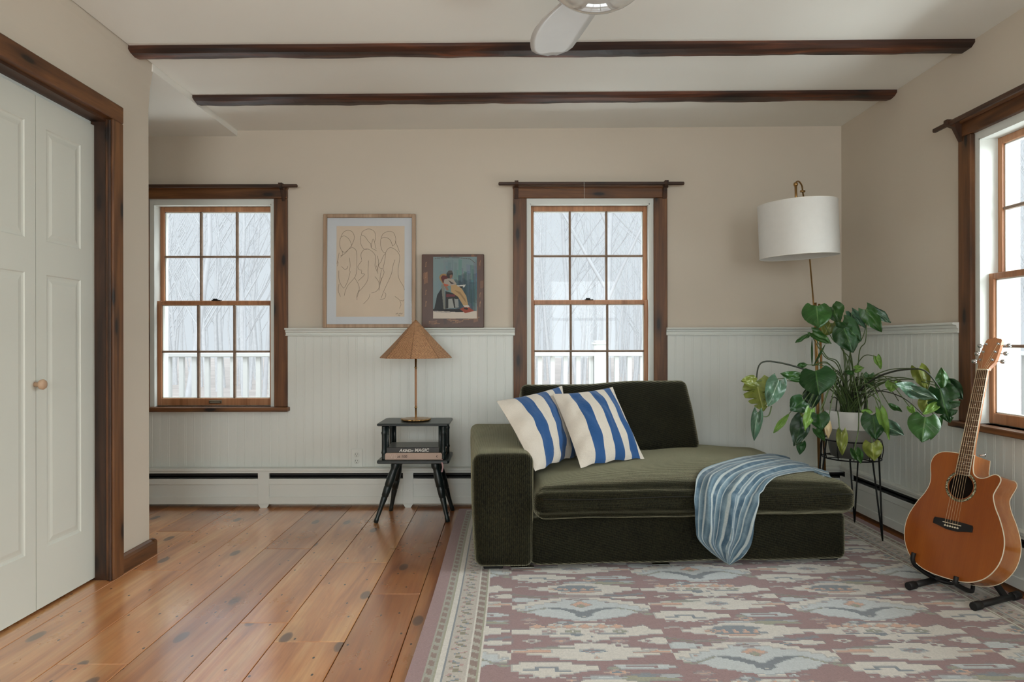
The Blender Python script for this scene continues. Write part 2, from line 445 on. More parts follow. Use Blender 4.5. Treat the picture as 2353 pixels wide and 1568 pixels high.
# exposed beams
def beam(name, y0, y1, drop, lab, seed):
    m = MB(); n = 160; rows = []
    x0, x1 = -1.66, XR + .01
    for i in range(n + 1):
        x = x0 + (x1 - x0) * i / n; z = zc(x); q = lambda k, s=1: noise.noise(Vector((x * 3.1 + seed, k * 7.3, seed))) * s
        q2 = noise.noise(Vector((x * 14 + seed, 3.3, seed))) * .004
        rows.append([Vector((x, y0 + .002 * q(5), z + .01)), Vector((x, y0 + .004 * q(1), z - drop * .55 + .002*q(2))), Vector((x, y0 + .022 + .008 * q(2), z - drop + .006 * q(3))),
                     Vector((x, (y0+y1)/2, z - drop - .006 + .01 * q(4) + q2)), Vector((x, y1 - .02 + .012 * q(6) + q2, z - drop + .006 * q(7) + q2)), Vector((x, y1 + .006 * q(8) + q2, z - .004)), Vector((x, y1, z + .01))])
    m.grid(rows, sm=False); m.add(rows[0], [tuple(range(7))]); m.add(rows[-1], [tuple(range(7))[::-1]])
    tag(m.build(name, BEAM), lab, 'ceiling beam', kind='structure')
beam('trim_1', 2.905, 3.015, .026, 'rough dark wooden ceiling beam nearer the fan', 1.7)
beam('trim_2', 3.485, 3.600, .024, 'rough dark wooden ceiling beam nearer the back wall', 9.2)

# wainscot of beaded boards and chair rail
def beadboard(mb, f, u0, u1, z0, z1, w_=.052):
    n = max(1, round((u1 - u0) / w_)); w_ = (u1 - u0) / n; prof = []
    for i in range(n):
        a = u0 + i * w_
        prof += [(a, .0012), (a + .0015, 0), (a + w_*.82 - .0015, 0), (a + w_*.82, .0008), (a + w_*.82 + .0015, 0), (a + w_ - .0015, 0)]
    prof.append((u1, .0012))
    mb.grid([[f(u, d, z) for u, d in prof] for z in (z0, z1)], sm=False)
    mb.grid([[f(u, d, z1) for u, d in prof], [f(u, .02, z1) for u, d in prof]], sm=False)
RAILP = [(0, 0), (-.036, 0), (-.038, -.004), (-.036, -.010), (-.020, -.013), (-.018, -.024), (-.011, -.028), (-.010, -.038), (-.016, -.041), (-.016, -.046), (0, -.047)]
def rail(mb, f, u0, u1, zt):
    P = [[f(u, d, zt + z) for d, z in RAILP] for u in (u0, u1)]; mb.grid(P, sm=False)
    n = len(RAILP); mb.add(P[0], [tuple(range(n))]); mb.add(P[1], [tuple(range(n))[::-1]])
fb = lambda u, d, z: Vector((u, YB - .014 + d, z))
fr_ = lambda u, d, z: Vector((XR - .014 + d, u, z))
CAS = .081; RT = 1.081
segs = [(-2.9, W1[0] - CAS), (W1[1] + CAS, W2[0] - CAS), (W2[1] + CAS, XR - .012)]
mb = MB(); rb = MB()
for a, b in segs: beadboard(mb, fb, a, b, .2, RT - .04); rail(rb, fb, a - (.008 if a > -2 else 0), b + (.008 if b < 2 else 0), RT)
for a, b in (W1, W2): beadboard(mb, fb, a - CAS, b + CAS, .2, WZ[0] - .02)
tag(mb.build('trim_3', WHITE, fix=False), 'white beaded wainscot along the back wall', 'wainscot', kind='structure')
tag(rb.build('trim_4', WHITE), 'white chair rail along the back wall', 'chair rail', kind='structure')
mb = MB(); rb = MB()
for a, b in ((YREAR, W4[0] - CAS), (W4[1] + CAS, W3[0] - CAS), (W3[1] + CAS, YB - .012)): beadboard(mb, fr_, a, b, .2, RT - .044); rail(rb, fr_, a - (.006 if a > 0 else 0), b, RT - .004)
for a, b in (W3, W4): beadboard(mb, fr_, a - CAS, b + CAS, .2, WZ3[0] - .02)
tag(mb.build('trim_5', WHITE, fix=False), 'white beaded wainscot along the right wall', 'wainscot', kind='structure')
tag(rb.build('trim_6', WHITE), 'white chair rail along the right wall', 'chair rail', kind='structure')

# windows ------------------------------------------------------------
MR = Matrix(((0, 1, 0, XR), (-1, 0, 0, 0), (0, 0, 1, 0), (0, 0, 0, 1)))   # local x -> -Y, y -> +X
MBk = Matrix.Translation((0, YB, 0))
def window(name, x0, x1, z0, z1, M, lab, wx, cols=3, rows=2):
    t = .021; H = z1 - z0; ax = wx
    e = empty(name, tuple(M @ Vector(((x0+x1)/2, 0, z0))), lab, 'window', kind='structure')
    m = MB()
    m.box((x0 - CAS, -.022, z0), (x0, .0, z1), M, .003); m.box((x1, -.022, z0), (x1 + CAS, .0, z1), M, .003)
    m.build('side_casing', DW[2], e)
    m = MB(); m.box((x0 - CAS, -.024, z1), (x1 + CAS, 0, z1 + .062), M, .003); m.box((x0 - CAS - .004, -.034, z1 + .058), (x1 + CAS + .004, 0, z1 + .072), M, .003)
    m.build('head_casing', DW[ax], e)
    m = MB(); m.box((x0 - CAS - .014, -.062, z0 - .026), (x1 + CAS + .014, .05, z0), M, .004); m.build('window_sill', DW[ax], e)
    m = MB(); a, b = x0, x1
    m.box((a, 0, z0), (a + t, TH + .01, z1), M); m.box((b - t, 0, z0), (b, TH + .01, z1), M); m.box((a + t, 0, z1 - .03), (b - t, TH + .01, z1), M); m.box((a + t, .051, z0 - .02), (b - t, TH + .03, z0 + .004), M)
    m.box((a + t, .0, z0), (a + t + .006, .03, z1 - .03), M); m.box((b - t - .006, 0, z0), (b - t, .03, z1 - .03), M); m.box((a+t, .0, z1-.036), (b-t, .03, z1-.03), M)
    m.build('window_frame', WHITE, e)
    m = MB(); O = TH
    m.box((a - .09, O, z0 - .05), (a, O + .02, z1 + .09), M); m.box((b, O, z0 - .05), (b + .09, O + .02, z1 + .09), M); m.box((a, O, z1), (b, O + .02, z1 + .09), M); m.box((a, O, z0 - .08), (b, O + .03, z0 - .02), M)
    m.build('outer_casing', WHITE, e)
    zm = z0 + (z1 - z0) * .503
    def sash(y0, za, zb, top, bot, st, nm):
        m = MB(); l, r = a + t, b - t
        m.box((l, y0, za), (l + st, y0 + .034, zb), M, .002); m.box((r - st, y0, za), (r, y0 + .034, zb), M, .002)
        m.box((l + st, y0, zb - top), (r - st, y0 + .034, zb), M, .002); m.box((l + st, y0, za), (r - st, y0 + .034, za + bot), M, .002)
        so = m.build(nm, SASH[2], e)
        gl, gr, gb, gt = l + st, r - st, za + bot, zb - top
        m = MB()
        for i in range(1, cols):
            x = gl + (gr - gl) * i / cols; m.box((x - .0065, y0 + .004, gb), (x + .0065, y0 + .03, gt), M, .004)
        for j in range(1, rows):
            z = gb + (gt - gb) * j / rows; m.box((gl, y0 + .003, z - .0065), (gr, y0 + .031, z + .0065), M, .004)
        m.build('muntin', MUNT, so)
        m = MB(); m.box((gl - .003, y0 + .016, gb - .003), (gr + .003, y0 + .019, gt + .003), M); m.build('pane', GLASS, so)
        m = MB()
        for (p, q) in (((gl, gb), (gr, gb + .005)), ((gl, gt - .005), (gr, gt)), ((gl, gb), (gl + .005, gt)), ((gr - .005, gb), (gr, gt))):
            m.box((p[0], y0 + .012, p[1]), (q[0], y0 + .034, q[1]), M)
        m.build('glazing_bead', WHITE, so)
    sash(.082, zm - .012, z1 - .03, .030, .024, .024, 'upper_sash')
    sash(.042, z0 + .002, zm + .012, .026, .045, .027, 'lower_sash')
    cx = (a + b) / 2
    m = MB(); m.box((cx - .026, .042, zm + .012), (cx + .026, .078, zm + .018), M, .002); m.box((cx - .02, .045, zm + .018), (cx + .008, .06, zm + .026), M, .003)
    m.build('sash_lock', DKMET, e)
    m = MB(); m.box((cx - .04, .034, z0 + .016), (cx + .04, .042, z0 + .036), M, .003); m.box((cx - .03, .026, z0 + .018), (cx + .03, .036, z0 + .026), M, .003)
    m.build('sash_lift', plain('antique_brass_lift_' + name, (120, 108, 90), .4, .7), e)
    return e
window('window_1', *W1, *WZ, MBk, 'wooden sash window behind the left closet wall', 0)
window('window_2', *W2, *WZ, MBk, 'wooden sash window above the green sofa', 0)
window('window_3', -W3[1], -W3[0], *WZ3, MR, 'wooden sash window behind the guitar neck', 1)
window('window_4', -W4[1], -W4[0], *WZ3, MR, 'wooden sash window nearer the viewer on the right wall', 1)
for i, (a, b, c, d) in enumerate(RW):
    e = empty('window_%d' % (5 + i), ((a+b)/2, YREAR, c), 'white framed window in the rear wall, %s' % ('left' if i == 0 else 'right'), 'window', kind='structure')
    m = MB()
    for x in (a, (a*2+b)/3, (a+2*b)/3, b): m.box((x - .02, YREAR - .1, c), (x + .02, YREAR + .01, d))
    for z in (c, (c+d)/2, d): m.box((a, YREAR - .1, z - .02), (b, YREAR + .01, z + .02))
    m.build('window_frame', WHITE, e, fix=False)

# curtain rods
def curtain_rod(x0, x1, bl, br, z, M, ax, lab):
    e = empty('curtain_rod', tuple(M @ Vector(((x0+x1)/2, -.07, z))), lab, 'curtain rod', 'wooden curtain rods above the windows')
    m = MB(); m.box((x0, -.084, z - .010), (x1, -.066, z + .009), M, .004); m.build('rod', DBR[ax], e)
    for b in (bl, br):
        m = MB(); P = [(-.022, z + .016), (-.09, z + .016), (-.092, z - .006), (-.055, z - .02), (-.024, z - .082)]
        K = M @ Matrix(((0, 0, 1, 0), (1, 0, 0, 0), (0, 1, 0, 0), (0, 0, 0, 1)))
        m.prism(P, b - .011, b + .011, K); m.build('bracket', DBR[2], e)
curtain_rod(-2.36, -1.258, W1[0] - .062, W1[1] + .062, 1.935, MBk, 0, 'thin dark wooden curtain rod over the left back window')
curtain_rod(-.052, 1.062, W2[0] - .062, W2[1] + .062, 1.945, MBk, 0, 'thin dark wooden curtain rod over the window behind the sofa')
curtain_rod(-W3[1] - .165, -W3[0] + .165, -W3[1] - .062, -W3[0] + .062, 1.962, MR, 1, 'thin dark wooden curtain rod on the right wall above the guitar')
m = MB(); m.tube([(.46, YB - .088, 1.95), (.461, YB - .088, 1.9), (.4605, YB - .088, 1.81)], .0008, 5)
tag(m.build('pull_cord', WHITE), 'thin white cord hanging from the rod over the middle window', 'cord')

# closet ------------------------------------------------------------
e = empty('trim_7', (XL, 2.81, 0), 'dark stained pine casing around the closet opening', 'door casing', kind='structure')
m = MB(); m.box((XL, 2.772, 0), (-1.640, 2.848, 1.926), bev=.004); m.build('side_casing', DW[2], e)
m = MB(); m.box((XL, 1.31, 1.926), (-1.640, 2.850, 1.998), bev=.004); m.build('head_casing', DW[1], e)
m = MB(); m.box((-1.82, 2.779, 0), (XL + .004, 2.79, 1.926)); m.box((-1.66, 2.764, 0), (-1.648, 2.781, 1.92), bev=.003); m.build('side_jamb', DBR[2], e)
m = MB(); m.box((-1.82, 1.38, 1.915), (XL + .004, 2.79, 1.935)); m.box((-1.82, 1.38, 0), (XL + .004, 1.392, 1.926)); m.build('head_jamb', DBR[1], e)
m = MB(); m.box((-1.76, 1.39, 1.903), (-1.735, 2.775, 1.915)); m.build('door_track', WHITE, e)
m = MB(); m.box((-1.752, 2.715, 1.900), (-1.738, 2.77, 1.908)); m.build('track_pivot', DKMET, e)
def leaf_door(name, y0, y1, lab, knob=None):
    XD = -1.7225; e = empty(name, (XD, (y0+y1)/2, .012), lab, 'door', kind='structure')
    z0, z1 = .012, 1.898
    ya, yb = y0 + .0015, y1 - .0015; pa, pb = y0 + .057, y1 - .09
    if name == 'door_2': pa, pb = y0 + .09, y1 - .055
    panels = [(1.369, 1.79), (.229, 1.245)]
    m = MB(); us = [ya, pa, pb, yb]; zs = [z0] + [v for p in sorted(panels) for v in p] + [z1]
    for i in range(3):
        for j in range(len(zs) - 1):
            ispan = (i == 1 and j in (1, 3))
            if not ispan: m.add([(XD, us[i], zs[j]), (XD, us[i+1], zs[j]), (XD, us[i+1], zs[j+1]), (XD, us[i], zs[j+1])], [(0, 1, 2, 3)])
    for (c, d) in panels:
        def ring(o, dx): return [Vector((XD + dx * .6, pa + o, c + o)), Vector((XD + dx * .6, pb - o, c + o)), Vector((XD + dx * .6, pb - o, d - o)), Vector((XD + dx * .6, pa + o, d - o))]
        rs = [ring(0, 0), ring(.004, -.006), ring(.012, -.008), ring(.02, -.006), ring(.032, -.001)]
        for A, B in zip(rs[:-1], rs[1:]):
            for k in range(4): m.add([A[k], A[(k+1) % 4], B[(k+1) % 4], B[k]], [(0, 1, 2, 3)])
        m.add(rs[-1], [(0, 1, 2, 3)])
    for p, q in (((ya, z0), (ya, z1)), ((yb, z0), (yb, z1)), ((ya, z0), (yb, z0)), ((ya, z1), (yb, z1))):
        m.add([(XD, p[0], p[1]), (XD, q[0], q[1]), (XD - .032, q[0], q[1]), (XD - .032, p[0], p[1])], [(0, 1, 2, 3)])
    m.box((XD - .034, ya, z0), (XD - .032, yb, z1))
    m.build('door_panel', DOORW, e, fix=False)
    if knob is not None:
        k = MB(); K = Matrix.Rotation(R(90), 4, 'Y')
        k.lathe([(0, .0), (.009, 0), (.008, .012), (.012, .018), (.018, .022), (.019, .030), (.015, .036), (.006, .038), (0, .038)], (XD, knob, .839), 24, K)
        k.build('door_knob', plain('pale_beech_knob', (190, 158, 130), .45), e)
leaf_door('door_1', 2.432, 2.779, 'white panelled closet leaf beside the pine casing')
leaf_door('door_2', 2.082, 2.432, 'white panelled closet leaf with the round wooden knob', 2.427)
leaf_door('door_3', 1.735, 2.079, 'white panelled closet leaf nearer the viewer')
leaf_door('door_4', 1.392, 1.733, 'white panelled closet leaf nearest the viewer')
m = MB()
prof = [(0, 0), (.025, 0), (.025, .058), (.018, .068), (.006, .074), (0, .074)]
K = Matrix(((1, 0, 0, XL), (0, 0, 1, 0), (0, 1, 0, 0), (0, 0, 0, 1)))
m.prism(prof, 2.848, YC + .024, K)
K2 = Matrix(((0, 0, 1, 0), (1, 0, 0, YC), (0, 1, 0, 0), (0, 0, 0, 1)))
m.prism(prof, -2.88, XL + .0245, K2)
tag(m.build('baseboard_left', DW[1]), 'dark stained baseboard at the end of the closet wall', 'baseboard', kind='structure')

# baseboard heater covers ---------------------------------------------
def heater(name, f, u0, u1, posts, lab, zt=.237, dpt=.067):
    """f(u,d,z): d measured from the wall into the room"""
    e = empty(name, tuple(f((u0+u1)/2, 0, 0)), lab, 'radiator cover', 'white panelled heater covers along the walls')
    def bxx(m, ua, ub, da, db, za, zb, bev=0):
        P = f(ua, da, za); Q = f(ub, db, zb); m.box(P, Q, bev=bev)
    m = MB(); bxx(m, u0, u1, .0145, dpt + .006, zt - .017, zt, .003); bxx(m, u0, u1, .0145, dpt, zt - .029, zt - .017); m.build('top_board', WHITE, e)
    m = MB(); zl = zt - .063
    bxx(m, u0, u1, dpt - .018, dpt - .006, .03, zl)
    bxx(m, u0, u1, dpt - .018, dpt, zl - .034, zl, .0015); bxx(m, u0, u1, dpt - .018, dpt, .022, .066, .0015)
    m.build('front_panel', WHITE, e)
    for p, wd in posts:
        m = MB()
        bxx(m, p - wd/2, p + wd/2, dpt - .016, dpt + .001, .022, zt - .028, .0015)
        vs = [f(p - wd/2, dpt - .016, .024), f(p + wd/2, dpt - .016, .024), f(p + wd/2 - .014, dpt - .016, 0), f(p - wd/2 + .014, dpt - .016, 0)]
        vs += [f(p - wd/2, dpt, .024), f(p + wd/2, dpt, .024), f(p + wd/2 - .014, dpt, 0), f(p - wd/2 + .014, dpt, 0)]
        m.add(vs, [(0,1,2,3),(4,5,6,7),(0,1,5,4),(1,2,6,5),(2,3,7,6),(3,0,4,7)])
        m.build('stile', WHITE, e)
    m = MB(); bxx(m, u0, u1, .0145, dpt - .022, .05, zt - .035); m.build('heater_core', plain('dark_heater_core_' + name[:3] + str(len(bpy.data.materials)), (26, 26, 26), .6), e)
    m = MB(); bxx(m, u0, u1, dpt - .035, dpt - .022, zt - .058, zt - .044, .003); m.build('damper', plain('grey_damper_' + str(len(bpy.data.materials)), (110, 112, 112), .5), e)
    return e
fh = lambda u, d, z: Vector((u, YB - d, z)); fh2 = lambda u, d, z: Vector((XR - d, u, z))
k_ = 4.003 / F
hx = lambda px: (px - CX) * k_
heater('heater_cover', fh, -2.88, XR - .014, [(hx(605), .068), (hx(937), .062), (hx(1300), .06), (hx(1640), .06), (1.86, .06)], 'long white panelled heater cover along the back wall')
heater('heater_cover', fh2, YREAR + .1, YB - .075, [(3.9, .07), (2.30, .06), (1.2, .06), (.1, .06)], 'white panelled heater cover along the right wall behind the guitar', .252, .05)

# outlet
e = empty('wall_outlet', (-.918, YB - .014, .290), 'white double wall outlet low on the wainscot', 'outlet')
m = MB(); m.box((-.953, YB - .020, .233), (-.883, YB - .0135, .347), bev=.003); m.build('cover_plate', WHITE, e)
for dz in (.02, -.02):
    m = MB(); K = Matrix.Rotation(R(90), 4, 'X')
    m.lathe([(0, .0065), (.0155, .0065), (.0165, .004), (.0165, 0)], (-.918, YB - .0155, .29 + dz), 24, K); r_ = m.build('receptacle', WHITE, e)
    m = MB()
    for dx, hh in ((-.006, .0085), (.006, .007)): m.box((-.918 + dx - .001, YB - .0228, .29 + dz + .003 - hh/2 + .002), (-.918 + dx + .001, YB - .0222, .29 + dz + .003 + hh/2 + .002))
    m.lathe([(0, .0003), (.0025, .0003), (.0025, 0)], (-.918, YB - .0222, .29 + dz - .007), 12, K)
    m.build('slot', BLACK, r_)

# ------------------------------------------------------------------ rug
MAU = L3(160, 128, 128); CRE = L3(224, 219, 210); PBL = L3(206, 212, 213); SAG = L3(168, 166, 144); SLT = L3(138, 146, 154); PEA = L3(220, 180, 158); ROS = L3(190, 158, 152); OLV = L3(146, 140, 118)
TW, THH = .51, .77
img, GX, GY, poly, line = raster(102, 110, -TW/2, TW/2, -THH/2, THH/2, MAU)
def stair(cx, cy, w_, h, n, c, a=1.0):
    for k in range(n):
        ww = w_ * (1 - k / n) / 2; hh = h * (k + 1) / n / 2
        poly([(cx-ww, cy-hh), (cx+ww, cy-hh), (cx+ww, cy+hh), (cx-ww, cy+hh)], c, a)
def dia(cx, cy, w_, h, c): poly([(cx-w_/2, cy), (cx, cy+h/2), (cx+w_/2, cy), (cx, cy-h/2)], c)
stair(0, .035, .56, .25, 7, CRE); stair(0, .03, .42, .19, 6, PBL); stair(0, -.17, .52, .13, 4, CRE); stair(0, -.32, .53, .12, 5, CRE); stair(.03, .22, .44, .15, 6, CRE); stair(-.15, .345, .32, .10, 4, CRE)
stair(.23, -.24, .12, .05, 3, CRE); stair(-.22, .11, .14, .05, 3, PBL); stair(.2, .13, .16, .04, 3, CRE)
poly([(-.25, .03), (-.15, -.045), (0, -.085), (.15, -.045), (.25, .03), (.1, .0), (-.1, 0)], PBL)
poly([(-.13, .035), (-.06, .03), (0, -.01), (.06, .03), (.13, .035), (.06, .0), (.03, -.02), (.03, -.04), (0, -.06), (-.03, -.04), (-.03, -.02), (-.06, 0)], SLT * .85)
dia(0, -.045, .016, .014, CRE); dia(0, .062, .085, .062, PEA); dia(0, .05, .04, .03, SAG); dia(-.1, .08, .02, .016, MAU); dia(.1, .08, .02, .016, MAU)
line([(-.13, .035), (-.21, -.01), (-.24, .0)], .008, SAG); line([(.13, .035), (.21, -.01), (.24, .0)], .008, SAG)
# zigzag panel under the tulip
poly([(-.22, -.115), (-.19, -.145), (.13, -.145), (.20, -.12), (.215, -.15), (.20, -.20), (.13, -.215), (.1, -.2), (.06, -.215), (.02, -.2), (-.02, -.215), (-.06, -.2), (-.1, -.215), (-.16, -.18)], CRE)
for k in range(6):
    x = -.17 + k * .055; poly([(x-.03, -.135), (x, -.112), (x+.03, -.135), (x, -.148)], PEA)
for k in range(4): dia(-.13 + k * .08, -.168, .06, .03, SAG if k % 2 else ROS); dia(-.13 + k*.08, -.168, .025, .012, CRE)
line([(-.17, -.19), (-.1, -.182), (.0, -.19), (.12, -.184)], .006, SLT)
# diamonds row in mauve
for k in range(5): dia(-.19 + k * .095, -.243, .062, .032, ROS if k % 2 else CRE); dia(-.19 + k*.095, -.243, .03, .014, MAU if k % 2 == 0 else PEA)
# cream stepped cloud with peach ends
stair(0, -.315, .48, .085, 5, CRE); 
for sx in (-1, 1): poly([(sx*.13, -.33), (sx*.25, -.33), (sx*.25, -.318), (sx*.16, -.304), (sx*.13, -.31)], PEA)
dia(0, -.315, .1, .04, PBL)
for dx, dy in ((-.02, 0), (.02, 0), (0, .009), (0, -.009)): dia(dx, -.315 + dy, .03, .014, ROS)
# upper part: comb medallion, sage clouds, key figure
stair(.02, .215, .36, .12, 6, CRE); poly([(-.07, .25), (0, .262), (.09, .245), (.06, .22), (.1, .205), (.02, .19), (-.08, .195), (-.09, .225)], SLT)
for k in range(4): poly([(-.06 + k*.035, .20), (-.045 + k*.035, .235), (-.03 + k*.035, .20)], PEA)
poly([(-.08, .19), (.1, .195), (.05, .178), (-.04, .178)], PEA)
for k in range(6): poly([(-.23 + k*.03, .287), (-.215 + k*.03, .287), (-.215 + k*.03, .297), (-.23 + k*.03, .297)], CRE)
poly([(.08, .3), (.23, .292), (.24, .275), (.12, .268), (.06, .28)], SAG)
stair(-.14, .335, .24, .075, 4, CRE); line([(-.22, .33), (-.18, .33), (-.18, .35), (-.12, .35), (-.12, .325), (-.08, .325)], .007, SLT)
poly([(.05, .36), (.2, .37), (.25, .35), (.2, .335), (.08, .335)], PBL); line([(.08, .35), (.18, .355), (.18, .343), (.12, .343)], .006, MAU)
stair(-.02, .145, .3, .03, 3, ROS, .8); line([(-.25, .16), (-.17, .135), (-.06, .15)], .012, OLV, .7); line([(.25, .17), (.17, .15), (.1, .155)], .012, SLT, .8)
rr_ = random.Random(12)
for k in range(34):
    cx_, cy_ = rr_.uniform(-.24, .24), rr_.uniform(-.38, .38); cc_ = rr_.choice([CRE, CRE, PBL, ROS, PEA, SAG, SLT, MAU]); w_ = rr_.uniform(.02, .10)
    if abs(cx_) < .14 and -.08 < cy_ < .1: continue
    if rr_.random() < .45: dia(cx_, cy_, w_, w_ * .45, cc_); dia(cx_, cy_, w_ * .45, w_ * .2, rr_.choice([MAU, PEA, SLT]))
    elif rr_.random() < .6: stair(cx_, cy_, w_ * 1.3, .022, 3, cc_, .85)
    else: line([(cx_ - w_/2, cy_), (cx_, cy_ + .008), (cx_ + w_/2, cy_)], .007, cc_)
dd_ = (np.abs(np.roll(img, 1, 0) - img).sum(-1) > .02) | (np.abs(np.roll(img, 1, 1) - img).sum(-1) > .02)
img[dd_] = img[dd_] * .6 + SLT * .4
rx0, rx1, ry0, ry1 = -.298, 1.955, .62, 3.94
cxs, cys = .006, .0075
NX = int((rx1 - rx0) / cxs); NY = int((ry1 - ry0) / cys)
u = (np.arange(NX) + .5) * cxs; v = (np.arange(NY) + .5) * cys
U_, V_ = np.meshgrid(u, v); Xw = rx0 + U_; Yw = ry0 + V_
lx = Xw - .265; ly = Yw - 2.425; ci = np.floor((lx + TW/2) / TW); lxx = lx - ci * TW; lyy = ly - np.where(ci % 2 == 1, THH/2, 0)
lyy = (lyy + THH/2) % THH - THH/2
ix = np.clip(((lxx + TW/2) / TW * 102).astype(int), 0, 101); iy = np.clip(((lyy + THH/2) / THH * 110).astype(int), 0, 109)
colr = img[iy, ix]
Wd = rx1 - rx0; Hd = ry1 - ry0
de = np.minimum(np.minimum(U_, Wd - U_), np.minimum(V_, Hd - V_)); horiz = (np.minimum(V_, Hd - V_) < np.minimum(U_, Wd - U_))
run = np.where(horiz, U_, V_)
rs = np.random.RandomState(3)
def band(a, b, c): colr[(de >= a) & (de < b)] = c
band(0, .215, CRE); band(0, .046, MAU); band(.046, .051, CRE); band(.051, .077, L3(170, 168, 156))
def dash(a, b):
    m_ = (de >= a + .004) & (de < b - .004) & (((run + (de - a) * .6) % .052) < .032); colr[m_] = L3(150, 128, 118)
dash(.051, .079); band(.079, .086, SAG); band(.086, .103, CRE); band(.103, .108, L3(140, 145, 150)); band(.108, .172, L3(198, 190, 180))
ph = (run % .085) / .085 * 2 * PI; mid = .140
for a_, c_, w_ in ((.020, OLV, .006), (-.020, ROS, .006), (.012, SLT, .004)):
    m_ = (np.abs(de - (mid + a_ * np.sin(ph * 2 + a_ * 90))) < w_) & (de > .110) & (de < .170) & (np.sin(ph * 3 + a_ * 40) > -.35); colr[m_] = c_
m_ = (np.abs(de - mid) < .007) & ((run % .085) < .018); colr[m_] = OLV
band(.172, .176, L3(140, 145, 150)); band(.180, .204, L3(180, 176, 164)); dash(.178, .206); band(.206, .211, SAG)
colr = colr * (1 + (rs.rand(*colr.shape[:2], 1) - .5) * .10)
colr = np.clip(colr, 0, 1)
vsx, vsy = np.meshgrid(np.arange(NX + 1), np.arange(NY + 1))
top = np.stack([rx0 + vsx * cxs, ry0 + vsy * cys, np.full(vsx.shape, .009)], -1).reshape(-1, 3)
top[:, 0] += .012 * (top[:, 1] - 1.9) / 2 + .004 * np.sin(top[:, 1] * 3.1)
idx = (vsy[:-1, :-1] * (NX + 1) + vsx[:-1, :-1]).ravel()
quads = np.stack([idx, idx + 1, idx + NX + 2, idx + NX + 1], -1).tolist()
nt = len(top); loop = list(range(0, NX + 1)) + [k * (NX + 1) + NX for k in range(1, NY + 1)] + [NY * (NX + 1) + k for k in range(NX - 1, -1, -1)] + [k * (NX + 1) for k in range(NY - 1, 0, -1)]
low = [(top[i][0], top[i][1], .0005) for i in loop]
allv = [tuple(p) for p in top] + low
n = len(loop); side = [(loop[k], nt + k, nt + (k+1) % n, loop[(k+1) % n]) for k in range(n)]
me = bpy.data.meshes.new('rug'); me.from_pydata(allv, [], quads + side)
rugm = attr_mat('woven_rug_wool', 'pattern', .95, .5, 420, .25, .25); me.materials.append(rugm)
rug = bpy.data.objects.new('rug', me); COL.objects.link(rug)
fc = np.ones((len(quads) + n, 4)); fc[:len(quads), :3] = colr.reshape(-1, 3); fc[len(quads):, :3] = MAU
color_faces(rug, fc, 'pattern')
tag(rug, 'mauve and cream patterned wool rug with a banded border under the sofa', 'rug')
#--PART2--
# ------------------------------------------------------------------ ceiling fan
FW = plain('fan_satin_white', (205, 204, 200), .3, var=.02)
fx, fy = .283, 2.05
e = empty('ceiling_fan', (fx, fy, 2.30), 'white ceiling fan with a glossy domed lamp and curved blades', 'ceiling fan')
m = MB(); m.lathe([(0, 2.298), (.08, 2.298), (.082, 2.27), (.06, 2.25), (.055, 2.2), (.12, 2.185), (.17, 2.15), (.172, 2.125), (.165, 2.118), (.15, 2.10)], (fx, fy, 0), 48); m.build('motor_housing', plain('fan_grey_housing', (150, 148, 142), .35), e)
m = MB(); m.lathe([(.155, 2.118)] + [(.155 * math.cos(a), 2.118 - .094 * math.sin(a)) for a in [R(x) for x in range(6, 91, 6)]], (fx, fy, 0), 64); m.build('lamp_dome', plain('opal_glass_dome', (196, 194, 188), .06, Coat_Weight=1.0), e)
for k in range(3):
    ang = math.atan2(2.575 - fy, .19 - fx) + k * 2 * PI / 3
    pts = []; n = 16; prof = []
    for i in range(n + 1):
        t = i / n; r = .07 + .48 * t
        wl = .050 + .040 * math.sin(PI * min(1, t * .92 + .05)) + .022 * t; wr = .045 + .052 * math.sin(PI * min(1, t * .8 + .1))
        if t > .86: q = (t - .86) / .14; s_ = math.sqrt(max(0, 1 - q * q * .93)); wl *= s_ * (1 - .1*q); wr *= s_
        off = .035 * math.sin(t * PI * .9) ; prof.append((r, off + wl, off - wr))
    rows_t, rows_b = [], []
    M = Matrix.Translation((fx, fy, 2.108)) @ Matrix.Rotation(ang, 4, 'Z') @ Matrix.Rotation(R(-9), 4, 'X')
    for r, a, b in prof:
        rt, rb_ = [], []
        for j in range(9):
            u = j / 8; y = a + (b - a) * u; c = .006 * math.sin(PI * u); th = .004 * math.sin(PI * min(.97, max(.03, u))) + .0012
            rt.append(M @ Vector((r, y, c + th))); rb_.append(M @ Vector((r, y, c - th)))
        rows_t.append(rt); rows_b.append(rb_)
    m = MB(); m.grid(rows_t); m.grid(rows_b)
    for rr in (0, -1): m.grid([rows_t[rr], rows_b[rr]])
    m.grid([[p[0] for p in rows_t], [p[0] for p in rows_b]]); m.grid([[p[-1] for p in rows_t], [p[-1] for p in rows_b]])
    m.build('blade', FW, e)

